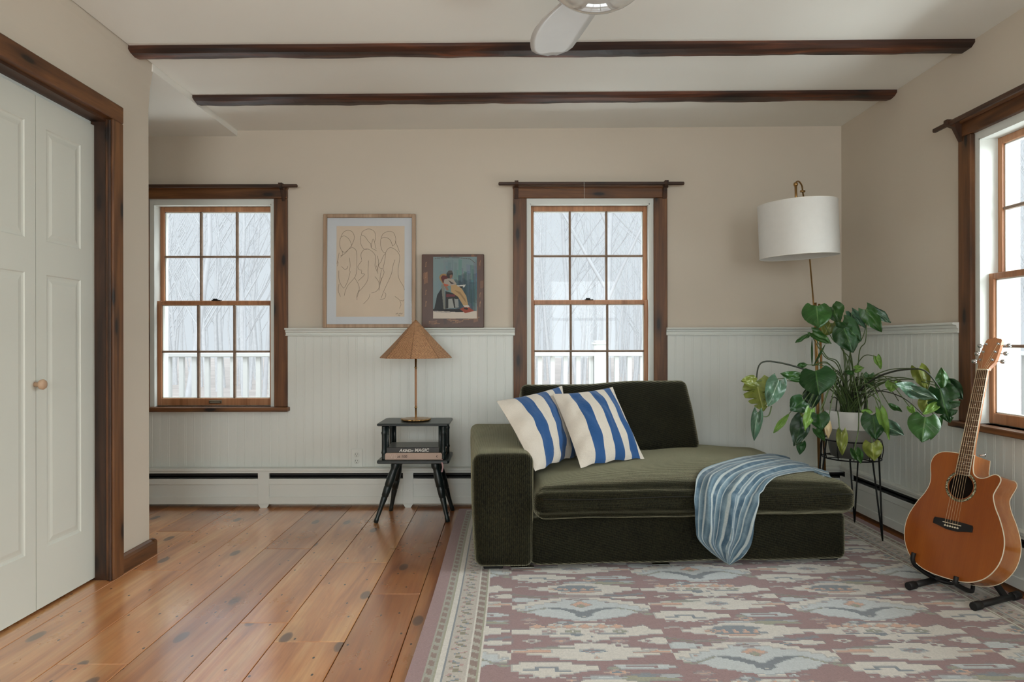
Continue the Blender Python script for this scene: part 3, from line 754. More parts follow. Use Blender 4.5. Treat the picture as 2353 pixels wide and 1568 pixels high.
# ------------------------------------------------------------------ pictures on the chair rail
yb0 = YB - .032
def lean(x, z0, thick, tilt):
    """frame plane: local x right, y up, z towards the room; bottom edge on the rail"""
    return Matrix.Translation((x, yb0 + .001, z0)) @ Matrix.Rotation(R(-tilt), 4, 'X') @ Matrix(((1, 0, 0, 0), (0, 0, -1, 0), (0, 1, 0, 0), (0, 0, 0, 1)))
W_, H_ = .560, .692; xf = (849.3 - CX) * (YB - .03) / F
M = lean(xf, RT + .001, .02, 1.5)
e = empty('framed_drawing', tuple(M @ Vector((0, 0, 0))), 'large pale wood frame with a line drawing of three figures, leaning on the chair rail', 'framed picture')
FRM = wood('pale_oak_frame', (150, 124, 100), (176, 148, 122), (192, 166, 140), 2, False, .5)
m = MB(); fw = .022
for a, b in (((-W_/2, 0), (-W_/2 + fw, H_)), ((W_/2 - fw, 0), (W_/2, H_)), ((-W_/2 + fw, 0), (W_/2 - fw, fw)), ((-W_/2 + fw, H_ - fw), (W_/2 - fw, H_))):
    m.box((a[0], a[1], -.002), (b[0], b[1], .020), M, .003)
m.build('frame', FRM, e)
m = MB(); m.box((-W_/2 + fw, fw, 0), (W_/2 - fw, H_ - fw, .004), M); m.build('mat_board', plain('blue_white_mat', (208, 210, 214), .7, var=.01), e)
px = lambda X_, Y_: ((X_ - 849.3) * .002640, (753.2 - Y_) * .002640)     # photo pixels -> frame coordinates
c4 = lambda a, b: px(700 + a / 4.356, 440 + b / 4.356)
sa, sb = c4(318, 1253), c4(1000, 340)
m = MB(); m.box((sa[0], sa[1], .004), (sb[0], sb[1], .0048), M); m.build('drawing_sheet', plain('cream_paper', (216, 196, 174), .8, var=.03, sc=8), e)
figs = [
 [(360,455),(385,405),(430,384),(475,400),(497,450),(485,500),(465,545)], [(360,455),(395,440),(440,470),(465,520),(468,548)], [(357,460),(350,520),(365,580),(400,605),(440,575),(462,545)], [(372,590),(382,625),(360,655)], [(345,610),(330,690),(322,720)],
 [(440,575),(475,558),(510,580),(522,630),(522,720),(520,800),(500,860),(440,930),(410,990),(398,1040)], [(360,640),(400,620),(440,575)], [(448,660),(455,740),(448,790),(455,805),(430,900),(400,960)], [(370,748),(400,775),(425,768),(432,745)], [(343,790),(345,880),(370,940),(395,968)], [(345,925),(338,990),(360,1050)], [(500,860),(540,930),(547,985),(525,1060)], [(325,700),(335,705),(328,745)],
 [(565,435),(580,395),(640,370),(695,395),(710,450),(700,500)], [(565,432),(600,445),(640,500),(665,520)], [(562,440),(558,500),(575,550),(600,575),(640,572)], [(660,520),(668,560),(700,580),(720,590)], [(665,560),(685,470),(715,570)],
 [(570,680),(565,620),(600,575),(650,580),(700,625),(712,680),(705,740),(725,800)], [(572,690),(550,720),(532,750),(545,780),(572,785)], [(640,690),(635,780),(632,880),(590,950),(545,1000)], [(572,790),(570,820),(600,830),(535,895)], [(725,640),(740,700),(730,790)], [(705,850),(740,900),(745,960),(715,1000),(670,1015)], [(655,1025),(640,1070),(590,1125)], [(545,985),(525,1040),(527,1085)], [(720,740),(735,820)],
 [(765,465),(785,420),(840,395),(890,410),(912,470),(905,520),(880,540)], [(765,468),(800,455),(850,475),(875,525),(880,545)], [(762,470),(760,530),(775,585),(800,612),(812,605)], [(905,490),(930,550),(950,605)], [(812,612),(785,650),(765,700),(740,735),(755,765),(778,770)],
 [(812,605),(835,570),(870,560),(920,590),(950,640),(945,720),(935,790),(945,870),(990,950),(1000,985)], [(812,620),(800,700),(785,770),(795,810),(770,880),(755,930)], [(905,680),(885,740),(875,800),(855,860),(800,980),(768,1065)], [(770,780),(760,830),(750,930)], [(800,1010),(815,1030),(800,1070),(755,1080)], [(770,860),(755,930),(745,990)], [(905,1050),(950,1085),(965,1130),(950,1170)], [(960,1090),(985,1095),(998,1080)],
]
m = MB()
for fg in figs:
    P = catmull([Vector((*c4(a, b), .005)) for a, b in fg], 5)
    m.tube([M @ p for p in P], .0008, 4)
m.build('pencil_line', plain('pencil_grey', (112, 92, 76), .8), e)
m = MB()
for k, (a, b) in enumerate(((915, 1222), (945, 1222), (960, 1222), (935, 1240))):
    P = [Vector((*c4(a + i * 3.2, b + 6 * math.sin(i * 2.1 + k) * (1 if i % 2 else -.6)), .005)) for i in range(8)]
    m.tube([M @ p for p in catmull(P, 3)], .0007, 4)
m.build('signature', plain('ink_black', (40, 34, 30), .7), e)
m = MB(); m.add([M @ Vector(p) for p in ((-W_/2+fw, fw, .010), (W_/2-fw, fw, .010), (W_/2-fw, H_-fw, .010), (-W_/2+fw, H_-fw, .010))], [(0, 1, 2, 3)]); m.build('picture_glass', GLASS, e)

xf2 = (1041.3 - CX) * (YB - .03) / F; W2_, H2_ = .377, .446
M = lean(xf2, RT + .001, .02, 1.5)
e = empty('framed_painting', tuple(M @ Vector((0, 0, 0))), 'small dark wood board with a painting of a seated reader, leaning on the chair rail', 'framed picture')
c5 = lambda a, b: ((700 + a / 4.356 - 1041.3) * .002640, (753.4 - 440 - b / 4.356) * .002640)
fi, GX, GY, poly, line = raster(110, 130, -W2_/2, W2_/2, 0, H2_, L3(78, 44, 24))
for k in range(26):
    x = -W2_/2 + rnd.random() * W2_; y = rnd.random() * H2_; h = .04 + .08 * rnd.random(); w_ = .012 + .02 * rnd.random()
    poly([(x, y), (x + w_, y + .01), (x + w_ * .9, y + h), (x - .004, y + h * .9)], L3(*rnd.choice([(120, 74, 40), (96, 54, 28), (54, 30, 18), (136, 88, 52)])), .6)
for k in range(14):
    y = .012 + .05 * rnd.random(); x = -W2_/2 + .02 + rnd.random() * (W2_ - .08); line([(x, y), (x + .05, y + .004)], .004, L3(150, 104, 66), .8)
for k in range(8):
    sx = rnd.choice((-.168, .165)); y = .08 + rnd.random() * .3; line([(sx, y), (sx + .004, y + .03)], .004, L3(164, 116, 76), .7)
m = MB(); 
def panel_grid(img, x0, x1, y0, y1, z, M, name, mat, parent, attr='pattern'):
    ny, nx = img.shape[:2]; vs = [tuple(M @ Vector((x0 + (x1-x0)*i/nx, y0 + (y1-y0)*j/ny, z))) for j in range(ny+1) for i in range(nx+1)]
    fs = [(j*(nx+1)+i, j*(nx+1)+i+1, (j+1)*(nx+1)+i+1, (j+1)*(nx+1)+i) for j in range(ny) for i in range(nx)]
    nv = len(vs); vs += [tuple(M @ Vector(p)) for p in ((x0, y0, z - .002), (x1, y0, z - .002), (x1, y1, z - .002), (x0, y1, z - .002))]
    c = [0, nx, (ny+1)*(nx+1)-1, ny*(nx+1)]
    fs += [(c[0], nv, nv+1, c[1]), (c[1], nv+1, nv+2, c[2]), (c[2], nv+2, nv+3, c[3]), (c[3], nv+3, nv, c[0])]
    m = MB(); m.add(vs, fs); o = m.build(name, mat, parent, fix=False)
    cc = np.ones((len(fs), 4)); cc[:nx*ny, :3] = img.reshape(-1, 3); cc[nx*ny:, :3] = img.mean((0, 1)) * .6; color_faces(o, cc, attr); return o
m.box((-W2_/2, 0, -.004), (W2_/2, H2_, .016), M, .004); m.build('frame', DBR[2], e)
panel_grid(fi, -W2_/2 + .003, W2_/2 - .003, .003, H2_ - .003, .0175, M, 'brushed_border', attr_mat('brushed_wood_stain', 'pattern', .4), e)
a0 = c5(1290, 1275); a1 = c5(1726, 658)
pi_, GX, GY, poly, line = raster(150, 212, a0[0], a1[0], a0[1], a1[1], L3(120, 138, 140))
def pp(pts, c, a=1.0): poly([c5(*p) for p in pts], L3(*c), a)
nz = np.random.RandomState(5)
for k in range(70):
    x = 1290 + nz.rand() * 436; y = 680 + nz.rand() * 360; w_ = 14 + nz.rand() * 40; h = 60 + nz.rand() * 240
    d = min(1, max(0, (x - 1290) / 436)); c = (150 - 110 * d * nz.rand() - 30, 160 - 80 * d * nz.rand() - 20, 162 - 70 * d * nz.rand() - 18)
    pp([(x, y), (x + w_, y + 8), (x + w_ * .9, y + h), (x + 4, y + h * .95)], c, .4)
for k in range(22):
    x = 1500 + nz.rand() * 190; y = 800 + nz.rand() * 120; pp([(x, y), (x + 30, y), (x + 40, y + 300), (x - 5, y + 280)], (34, 58, 70), .35)
pp([(1290, 1195), (1400, 1188), (1560, 1205), (1726, 1200), (1726, 1275), (1290, 1275)], (206, 194, 180)); pp([(1290, 1180), (1560, 1180), (1720, 1198), (1560, 1212), (1290, 1198)], (20, 20, 24))
pp([(1330, 1040), (1380, 960), (1400, 1180), (1300, 1185)], (30, 34, 38)); pp([(1350, 860), (1362, 838), (1385, 826), (1420, 830), (1440, 940), (1420, 970), (1380, 920), (1358, 890)], (150, 116, 74))
pp([(1366, 866), (1385, 842), (1440, 850), (1440, 930), (1385, 915)], (84, 24, 24)); pp([(1370, 935), (1400, 930), (1412, 1180), (1394, 1182)], (120, 120, 112)); pp([(1412, 1000), (1540, 1040), (1540, 1170), (1412, 1175)], (34, 36, 36))
pp([(1420, 1030), (1510, 1035), (1510, 1055), (1420, 1060)], (100, 40, 50)); pp([(1440, 1080), (1480, 1075), (1500, 1170), (1440, 1172)], (150, 152, 146)); pp([(1500, 1078), (1540, 1080), (1545, 1165), (1512, 1168)], (140, 142, 138))
pp([(1425, 820), (1445, 794), (1475, 795), (1488, 825), (1482, 860), (1465, 880), (1440, 875), (1424, 850)], (40, 34, 32)); pp([(1456, 838), (1480, 835), (1482, 862), (1466, 878), (1456, 870)], (128, 92, 74)); pp([(1424, 822), (1445, 794), (1475, 795), (1486, 818), (1450, 826)], (70, 66, 62))
pp([(1400, 885), (1440, 872), (1490, 880), (1525, 930), (1500, 945), (1420, 945), (1395, 925)], (158, 148, 136)); pp([(1395, 925), (1440, 935), (1440, 950), (1400, 950)], (170, 80, 56)); pp([(1440, 890), (1500, 925), (1470, 930)], (60, 52, 52))
pp([(1465, 945), (1515, 935), (1575, 975), (1620, 1050), (1640, 1140), (1590, 1145), (1540, 1060), (1470, 1010)], (176, 144, 100)); pp([(1500, 990), (1560, 1010), (1610, 1080), (1620, 1120), (1560, 1040)], (144, 114, 76))
pp([(1525, 945), (1580, 940), (1615, 935), (1600, 965), (1560, 965)], (196, 196, 190)); pp([(1540, 955), (1590, 950), (1580, 975)], (30, 28, 28)); pp([(1400, 950), (1430, 955), (1445, 990), (1425, 995)], (140, 104, 84))
pp([(1590, 1145), (1640, 1140), (1655, 1160), (1610, 1170)], (200, 190, 178)); pp([(1555, 1180), (1600, 1160), (1650, 1165), (1700, 1200), (1610, 1222)], (150, 62, 40)); pp([(1600, 1165), (1640, 1170), (1630, 1190), (1596, 1180)], (30, 24, 24))
line([c5(1310, 672), c5(1420, 664), c5(1560, 668), c5(1660, 680), c5(1705, 715)], .003, L3(74, 66, 60)); line([c5(1300, 1205), c5(1460, 1215)], .004, L3(150, 146, 142))
panel_grid(pi_, a0[0], a1[0], a0[1], a1[1], .0195, M, 'picture', attr_mat('painted_paper', 'pattern', .55), e)

# ------------------------------------------------------------------ side table, books, lamp
TBL = plain('dark_green_black_paint', (26, 36, 36), .35, var=.25, sc=20)
tx0, tx1, ty0, ty1, tz, sz = -.712, -.322, 3.62, 3.915, .550, .350
e = empty('side_table', ((tx0+tx1)/2, (ty0+ty1)/2, 0), 'small dark green painted two tier table with splayed turned legs', 'side table')
def tabletop(z, th, w_):
    c = [(tx0 + .012, ty1), (tx1 - .006, ty1), (tx1, ty1 - .01), (tx1 + .002, ty0 + .01), (tx1 - .006, ty0), (tx0 + .006, ty0), (tx0, ty0 + .008), (tx0, ty1 - .03)]
    m = MB(); K = Matrix.Identity(4)
    ins = [((x - (tx0+tx1)/2) * .985 + (tx0+tx1)/2, (y - (ty0+ty1)/2) * .98 + (ty0+ty1)/2) for x, y in c]
    n = len(c); rows = []
    for P, zz in ((ins, z - th), (c, z - th + .003), (c, z - .004), (ins, z)): rows.append([Vector((x, y, zz)) for x, y in P])
    vs = [p for r_ in rows for p in r_]; m.add(vs, [(i*n+k, i*n+(k+1) % n, (i+1)*n+(k+1) % n, (i+1)*n+k) for i in range(3) for k in range(n)])
    m.add(rows[0], [tuple(range(n))[::-1]]); m.add(rows[3], [tuple(range(n))]); return m
tabletop(tz, .014, 0).build('tabletop', TBL, e); tabletop(sz, .019, 0).build('shelf', TBL, e)
for (x, y) in ((tx0 + .035, ty0 + .028), (tx1 - .03, ty0 + .028), (tx0 + .035, ty1 - .03), (tx1 - .03, ty1 - .03)):
    m = MB(); r = .0125; prof = [(0, sz)]
    for k in range(25):
        z = sz + (tz - .014 - sz) * k / 24; rr = r
        for zk in (.22, .78): rr += .004 * math.exp(-((k/24 - zk) / .025) ** 2)
        prof.append((rr, z))
    prof.append((0, tz - .014)); m.lathe(prof, (x, y, 0), 16); m.lathe([(0, sz), (.009, sz), (.009, tz - .014), (0, tz-.014)], (x + (.018 if x < -.5 else -.018), y + .004, 0), 12); m.build('post', TBL, e)
for (x, y, X2, Y2) in ((-.615, 3.70, -.727, 3.66), (-.405, 3.70, -.330, 3.675), (-.62, 3.84, -.690, 3.93), (-.41, 3.84, -.325, 3.935)):
    a = Vector((x, y, sz - .018)); b = Vector((X2, Y2, 0)); L = (b - a).length; q = (b - a).to_track_quat('Z', 'Y').to_matrix().to_4x4()
    prof = [(0, 0), (.020, 0), (.024, .012), (.026, .028), (.020, .042), (.019, .05), (.021, .07), (.0235, .10), (.0225, .14), (.0205, .142), (.0205, .148), (.0215, .15), (.019, .2), (.0165, .202), (.0165, .208), (.0175, .212), (.013, .26), (.011, L - .03), (.013, L - .025), (.013, L - .002), (0, L)]
    m = MB(); m.lathe([(r_, z) for r_, z in prof if z <= L], a, 18, q); m.build('leg', TBL, e)

def text_mesh(s, size, M, mat, name, parent, shear=0, space=1.0, ext=.0004, bold=0):
    cu = bpy.data.curves.new(name, 'FONT'); cu.body = s; cu.size = size; cu.extrude = ext; cu.shear = shear; cu.space_character = space; cu.offset = bold
    cu.align_x = 'LEFT'
    o = bpy.data.objects.new(name, cu); COL.objects.link(o); bpy.context.view_layer.update()
    me = bpy.data.meshes.new_from_object(o.evaluated_get(bpy.context.evaluated_depsgraph_get())); bpy.data.objects.remove(o)
    me.transform(M); me.materials.clear(); me.materials.append(mat)
    o = bpy.data.objects.new(name, me); COL.objects.link(o)
    if parent: o.parent = parent; me.transform(Matrix.Translation(-parent.location))
    return o
def book(x0, x1, y0, y1, z0, z1, cover, spine, page, lab, rot=0):
    e = empty('book', ((x0+x1)/2, (y0+y1)/2, z0), lab, 'book', 'books on the side table shelf')
    K = Matrix.Translation(((x0+x1)/2, (y0+y1)/2, 0)) @ Matrix.Rotation(R(rot), 4, 'Z') @ Matrix.Translation((-(x0+x1)/2, -(y0+y1)/2, 0))
    m = MB(); m.box((x0, y0 + .002, z1 - .003), (x1, y1, z1), K, .001); m.box((x0, y0 + .002, z0), (x1, y1, z0 + .003), K, .001); m.build('cover', cover, e)
    m = MB(); m.box((x0, y0, z0), (x1, y0 + .005, z1), K, .0015); m.build('spine', spine, e)
    m = MB(); m.box((x0 + .004, y0 + .005, z0 + .003), (x1 - .004, y1 - .004, z1 - .003), K); m.build('pages', page, e)
    return e, K
PAGE = plain('book_pages', (200, 192, 176), .8)
T = lambda x, y, z: Matrix.Translation((x, y, z)) @ Matrix.Rotation(R(90), 4, 'X')
b1, K1 = book(-.678, -.352, 3.638, 3.86, sz + .0005, sz + .0385, plain('blush_cloth_cover', (186, 162, 148), .7), plain('blush_cloth_spine', (190, 166, 152), .7), PAGE, 'thick pale pink book at the bottom of the stack')
INK = plain('title_black', (36, 30, 30), .6); LTI = plain('title_pale', (206, 188, 176), .6); TW_ = plain('title_white', (214, 212, 206), .6)
text_mesh('VD', .030, K1 @ T(-.642, 3.6375, sz + .009), LTI, 'title_initials', b1)
text_mesh('at 100', .0215, K1 @ T(-.604, 3.6375, sz + .012), INK, 'title', b1, .1)
m = MB(); P = [(.0055 * math.cos(a), .0055 * math.sin(a)) for a in [R(60 + 12 * i) for i in range(21)]] + [(.002 + .0045 * math.cos(a), .0042 * math.sin(a)) for a in [R(290 - 12 * i) for i in range(19)]]
m.prism(P, 0, .0004, K1 @ T(-.384, 3.6375, sz + .019)); m.build('moon_mark', INK, b1)
b2, K2_ = book(-.664, -.376, 3.640, 3.835, sz + .0392, sz + .069, plain('grey_dust_jacket', (120, 122, 118), .35), plain('black_spine', (30, 30, 26), .4), PAGE, 'dark book with hand lettered white title on top of the stack', 1)
text_mesh('A', .0235, K2_ @ T(-.594, 3.6385, sz + .044), TW_, 'title', b2, .25, 1, .0004, .0008)
text_mesh('KIND', .0195, K2_ @ T(-.576, 3.6385, sz + .044), TW_, 'title', b2, .2, .95, .0004, .0008)
text_mesh('OF', .010, K2_ @ T(-.530, 3.6385, sz + .046), TW_, 'title', b2, .1, 1, .0004, .0004)
text_mesh('MAGIC', .0235, K2_ @ T(-.510, 3.6385, sz + .045), TW_, 'title', b2, .2, 1.06, .0004, .0008)
m = MB(); P = catmull([(-.362, 3.648, sz + .012), (-.360, 3.634, sz + .004), (-.357, 3.618, sz - .012), (-.352, 3.613, sz - .035), (-.357, 3.612, sz - .062)], 5)
m.grid([[p + Vector((-.004, 0, 0)), p + Vector((.004, .001, 0))] for p in P]); m.grid([[p + Vector((-.004, .0006, 0)), p + Vector((.004, .0016, 0))] for p in P]); m.build('bookmark_ribbon', plain('pink_ribbon', (176, 140, 140), .6), b1)

lx_, ly_ = -.519, 3.77
e = empty('table_lamp', (lx_, ly_, tz), 'brass table lamp with a conical woven rattan shade', 'table lamp')
m = MB(); n = 64
m.lathe([(0, tz + .001), (.072, tz + .001), (.08, tz + .004)], (lx_, ly_, 0), n)
vs = []; rings = [(.080, .004), (.084, .012), (.070, .012), (.03, .015), (.010, .018), (0, .019)]
m.grid([[Vector((lx_ + (r_ + (.003 * math.cos(16 * a) if r_ > .06 else 0)) * math.cos(a), ly_ + (r_ + (.003 * math.cos(16 * a) if r_ > .06 else 0)) * math.sin(a), tz + z)) for a in [2*PI*k/128 for k in range(129)]] for r_, z in rings])
m.build('base', BRASS, e)
m = MB(); m.lathe([(.0055, tz + .012), (.0055, .62), (.008, .622), (.008, .628), (.0055, .63), (.0055, .845), (.008, .847), (.008, .853), (.006, .855), (.006, 1.08), (0, 1.08)], (lx_, ly_, 0), 20); m.build('stem', BRASS, e)
m = MB(); m.lathe([(.0066, .634), (.0066, .842)], (lx_, ly_, 0), 20); m.build('leather_wrap', plain('tan_leather_wrap', (168, 124, 90), .6), e)
t = NT('woven_rattan')
uvn = t.n('ShaderNodeAttribute', attribute_name='weave'); sp = t.n('ShaderNodeSeparateColor'); t.l(uvn.outputs['Color'], sp.inputs[0])
wu = t.math('SINE', t.math('MULTIPLY', sp.outputs[0], 2*PI*64)); wv = t.math('SINE', t.math('MULTIPLY', sp.outputs[1], 2*PI*34))
hh = t.math('ADD', t.math('MULTIPLY', wu, wv), t.math('MULTIPLY', t.noise(t.P(), 90, 3), 1.2))
colw = t.ramp(hh, [(.0, lin((98, 64, 42))), (.55, lin((186, 136, 96))), (1, lin((220, 172, 130)))])
edge = t.ramp(t.math('ABSOLUTE', t.math('SUBTRACT', t.math('FRACT', t.math('MULTIPLY', sp.outputs[0], 8)), .5)), [(.46, (1, 1, 1, 1)), (.5, (.55, .5, .45, 1))])
colw = t.mix(1.0, colw, edge, 'MULTIPLY'); t.bump(hh, .5, .003)
RAT = t.set(Base_Color=colw, Roughness=.6)
m = MB(); NA = 8 * 8; rows = []
for i in range(25):
    v_ = i / 24; rr = .012 + (.205 - .012) * v_ ; z = 1.113 - .205 * v_ - (.004 * math.sin(PI * v_))
    if i == 24: z += .0
    row = []
    for k in range(NA + 1):
        a = 2*PI*k/NA + R(22.5 - 22.5); seg = (k % 8) / 8 * R(45) - R(22.5); row.append(Vector((lx_ + rr * math.cos(R(22.5)) / math.cos(seg) * math.cos(a), ly_ + rr * math.cos(R(22.5)) / math.cos(seg) * math.sin(a), z)))
    rows.append(row)
m.grid(rows); m.grid([[Vector((lx_ + (p.x - lx_) * .985, ly_ + (p.y - ly_) * .985, p.z - .004)) for p in r_] for r_ in rows]); m.grid([rows[-1], [Vector((lx_ + (p.x - lx_) * .985, ly_ + (p.y - ly_) * .985, p.z - .004)) for p in rows[-1]]])
shd = m.build('lamp_shade', RAT, e, fix=False)
wa = shd.data.color_attributes.new('weave', 'FLOAT_COLOR', 'CORNER')
arr = []
for pl in shd.data.polygons:
    us = []
    for vi in pl.vertices:
        p = shd.data.vertices[vi].co; g = vi
        blk = len(rows) * (NA + 1)
        if g >= 2 * blk: i_, k_2 = 24, (g - 2*blk) % (NA + 1)
        else: g %= blk; i_, k_2 = divmod(g, NA + 1)
        us += [k_2 / NA, i_ / 24, 0, 1]
    arr += us
wa.data.foreach_set('color', arr)
m = MB(); m.lathe([(0, 1.122), (.006, 1.118), (.014, 1.106), (.020, 1.098)], (lx_, ly_, 0), 8); m.build('shade_cap', BRASS, e)
m = MB(); m.lathe([(0, 1.085), (.018, 1.08), (.02, 1.03), (.010, 1.0), (.009, .97), (0, .97)], (lx_, ly_, 0), 16); m.build('light_bulb', plain('frosted_bulb', (230, 228, 220), .3), e)

# ------------------------------------------------------------------ sofa
MS = Matrix.Translation((-.152, 2.825, 0)) @ Matrix.Rotation(R(3.4), 4, 'Z')
MSI = MS.inverted()
sofa = empty('sofa', tuple(MS @ Vector((.8, .5, 0))), 'dark olive corduroy chaise sofa with one wide arm', 'sofa')
def sit(p, u, v, w_): return p
def armf(p, u, v, w_):
    if w_ > .5: p.z += .005 * math.sin(v * 5) + .016 * max(0, v) 
    p.x += .010 * max(0, -w_) * (1 if u < 0 else 0)
    return p
arm = soft_box(.0, .266, .0, 1.08, .028, .508, .038, 8, 18, 10, .006, armf, .006, 1).build('armrest', CORDV, sofa, M=MS)
back = soft_box(.235, .985, .985, 1.085, .03, .525, .04, 14, 3, 8, 0, None, .004, 5).build('back_frame', CORDV, sofa, M=MS)
base = soft_box(.250, 1.650, .012, 1.05, .03, .236, .028, 20, 12, 5, 0, None, .004, 9).build('base', CORDB, sofa, M=MS)
def seatf(p, u, v, w_):
    if w_ > -1:
        p.z += .010 * math.sin(u * 3.1 + 1) * (1 - v * v) * (w_ + 1) / 2
        p.z -= .016 * math.exp(-((u + .35) ** 2 + (v + .1) ** 2) * 6) * (w_ + 1) / 2
    f = 1 + .02 * (1 - w_ * w_); p.y *= f; p.x *= 1 + .01 * (1 - w_ * w_)
    if v < -.9 and u < .0: p.y += .006 * math.sin(w_ * 7)
    return p
seat = soft_box(.268, 1.678, -.012, 1.02, .228, .372, .050, 36, 28, 8, .058, seatf, .006, 3).build('seat_cushion', CORDH, sofa, M=MS)
m = MB()
P = [Vector((x, -.020, .323 + .003 * math.sin(x * 9))) for x in np.linspace(.30, 1.66, 40)]
m.tube([MS @ p for p in P], .0022, 6)
P = [Vector((1.687, y, .323 + .003 * math.sin(y * 9))) for y in np.linspace(.03, .98, 24)]
m.tube([MS @ p for p in P], .0022, 6)
m.build('seam_piping', plain('olive_piping', (26, 26, 18), .9), seat)
for x, y in ((.05, .05), (1.56, .07), (.05, 1.0), (1.56, 1.0)):
    m = MB(); m.box((x, y, .0095), (x + .085, y + .06, .034), MS, .004); m.build('foot', BLACK, sofa)
for x in (.165, .78):
    m = MB(); m.box((x, .004, .0265), (x + .075 if x > .5 else x + .1, .03, .0295), MS); m.build('connector_strip', CHROME, sofa)

# back cushion (a thing of its own, leaning back)
MC = MS @ Matrix.Translation((.735, .635, .405)) @ Matrix.Rotation(R(-31), 4, 'X')
def bcf(p, u, v, w_):
    g = (1 - u*u) * (1 - w_*w_); p.y *= 1 + .22 * g
    p.z += .012 * math.sin(u * 2.4 + .6) * (w_ + 1) / 2 - .012 * (1 - u * u) * (w_ + 1) / 2
    return p
cb = soft_box(-.462, .462, -.075, .085, .0, .405, .038, 22, 5, 14, 0, bcf, .008, 11).build('back_cushion', CORDB, None, M=MC)
tag(cb, 'large dark olive cushion leaning back against the middle window', 'back cushion')

# striped pillows
STB = lin((26, 78, 132)); STC = lin((214, 204, 190))
def pillow(BL, BR, TR, TL, name_lab, stripes, tf=.062, tb=.04, seed=0):
    BL, BR, TR, TL = [Vector(p) for p in (BL, BR, TR, TL)]
    nrm = ((BR - BL).cross(TL - BL)).normalized()
    if nrm.y > 0: nrm = -nrm
    N = 44; mb = MB(); cols = []
    def pos(u, v, s_):
        eu, ev = 2*u - 1, 2*v - 1
        pu = u + .022 * (-eu) * (1 - ev * ev) * 1.0; pv = v + .025 * (-ev) * (1 - eu * eu)
        p = (BL * (1-pu) + BR * pu) * (1-pv) + (TL * (1-pu) + TR * pu) * pv
        b = max(0, (1 - eu**2)) ** .62 * max(0, (1 - ev**2)) ** .62
        edge_ = max(abs(eu), abs(ev)); 
        wr = noise.noise(Vector((u * 5 + seed, v * 5, seed * 3))) * .010 + noise.noise(Vector((u * 13 + seed, v * 4 + 7, seed))) * .006
        wr += .010 * math.sin(u * 15 + v * 7 + seed) * math.exp(-((v) / .16) ** 2) + .008 * math.sin(v * 22 + seed) * math.exp(-((u) / .15) ** 2)
        p = p + nrm * (s_ * (tf if s_ > 0 else tb) * b + wr * min(1, (1 - edge_) * 5))
        if v < .12: p = p + (TL - BL).normalized() * .004 * math.sin(u * 19 + seed)
        return p
    for s_ in (1, -1):
        mb.grid([[pos(i/N, j/N, s_) for i in range(N+1)] for j in range(N+1)])
        for j in range(N):
            for i in range(N):
                u = (i + .5) / N
                on = any(a < u < b for a, b in stripes); cols.append(STB if on else STC)
    o = mb.build('throw_pillow', PILM, fix=False)
    # exact stripe edges: store u per corner instead of a flat colour per face
    a = o.data.color_attributes.new('uvw', 'FLOAT_COLOR', 'CORNER'); arr = []
    for pl in o.data.polygons:
        for vi in pl.vertices:
            g = vi % ((N+1)*(N+1)); arr += [(g % (N+1)) / N, (g // (N+1)) / N, 0, 1]
    a.data.foreach_set('color', arr)
    tag(o, name_lab, 'pillow', 'striped pillows on the sofa'); return o
t = NT('striped_linen')
ua = t.n('ShaderNodeAttribute', attribute_name='uvw'); sp = t.n('ShaderNodeSeparateColor'); t.l(ua.outputs['Color'], sp.inputs[0])
rp = t.n('ShaderNodeValToRGB'); rp.color_ramp.interpolation = 'CONSTANT'; es = rp.color_ramp.elements; es[0].position = 0; es[0].color = STC; es[1].position = .215; es[1].color = STB
for p, c in ((.375, STC), (.53, STB), (.675, STC), (.80, STB), (.93, STC)): q = es.new(p); q.color = c
t.l(sp.outputs[0], rp.inputs[0])
nn = t.noise(t.P(), 380, 2); colp = t.mix(.3, rp.outputs[0], t.ramp(nn, [(.3, (.7, .7, .7, 1)), (.6, (1, 1, 1, 1))]), 'MULTIPLY'); t.bump(t.math('ADD', nn, t.math('MULTIPLY', t.noise(t.P(), 14, 4), 6)), .35, .004)
PILM = t.set(Base_Color=colp, Roughness=.85, Sheen_Weight=.15)
pillow((.122, 2.90, .425), (.345, 3.30, .425), (.285, 3.47, .765), (-.052, 3.10, .718), 'blue and cream striped pillow resting over the armrest', None or [(.2, .38)], seed=1)
pillow((.333, 3.045, .418), (.672, 3.27, .418), (.548, 3.47, .758), (.224, 3.30, .735), 'blue and cream striped pillow in front, nearer the middle of the sofa', [(.2, .38)], seed=4)

# woven throw draped over the seat
dg = bpy.context.evaluated_depsgraph_get(); bpy.context.view_layer.update()
def bvh(o):
    Mx = o.matrix_world; vs = [Mx @ v_.co for v_ in o.data.vertices]; return BVHTree.FromPolygons(vs, [tuple(p.vertices) for p in o.data.polygons])
bpy.context.view_layer.update(); BS = bvh(seat)
rows = [((1850, 1050), (1912, 1092)), ((1800, 1047), (1875, 1086)), ((1740, 1052), (1812, 1096)), ((1680, 1062), (1768, 1110)), ((1632, 1076), (1748, 1136)), ((1604, 1094), (1735, 1165)),
        ((1595, 1130), (1726, 1195)), ((1594, 1180), (1722, 1222)), ((1596, 1215), (1716, 1248)), ((1601, 1238), (1704, 1268)), ((1628, 1266), (1690, 1284)), ((1662, 1291), (1676, 1298))]
NS, NT_ = 96, 44
ctl = [catmull([Vector((a[0], a[1], 0)) for a, b in rows], 9), catmull([Vector((b[0], b[1], 0)) for a, b in rows], 9)]
def samp(c, s_): f = s_ * (len(c) - 1); i = min(int(f), len(c) - 2); return c[i].lerp(c[i+1], f - i)
G = []
pl0 = MS @ Vector((0, -.046, 0)); pn = (MS.to_3x3() @ Vector((0, -1, 0)))
cam0 = Vector((0, 0, CZ))
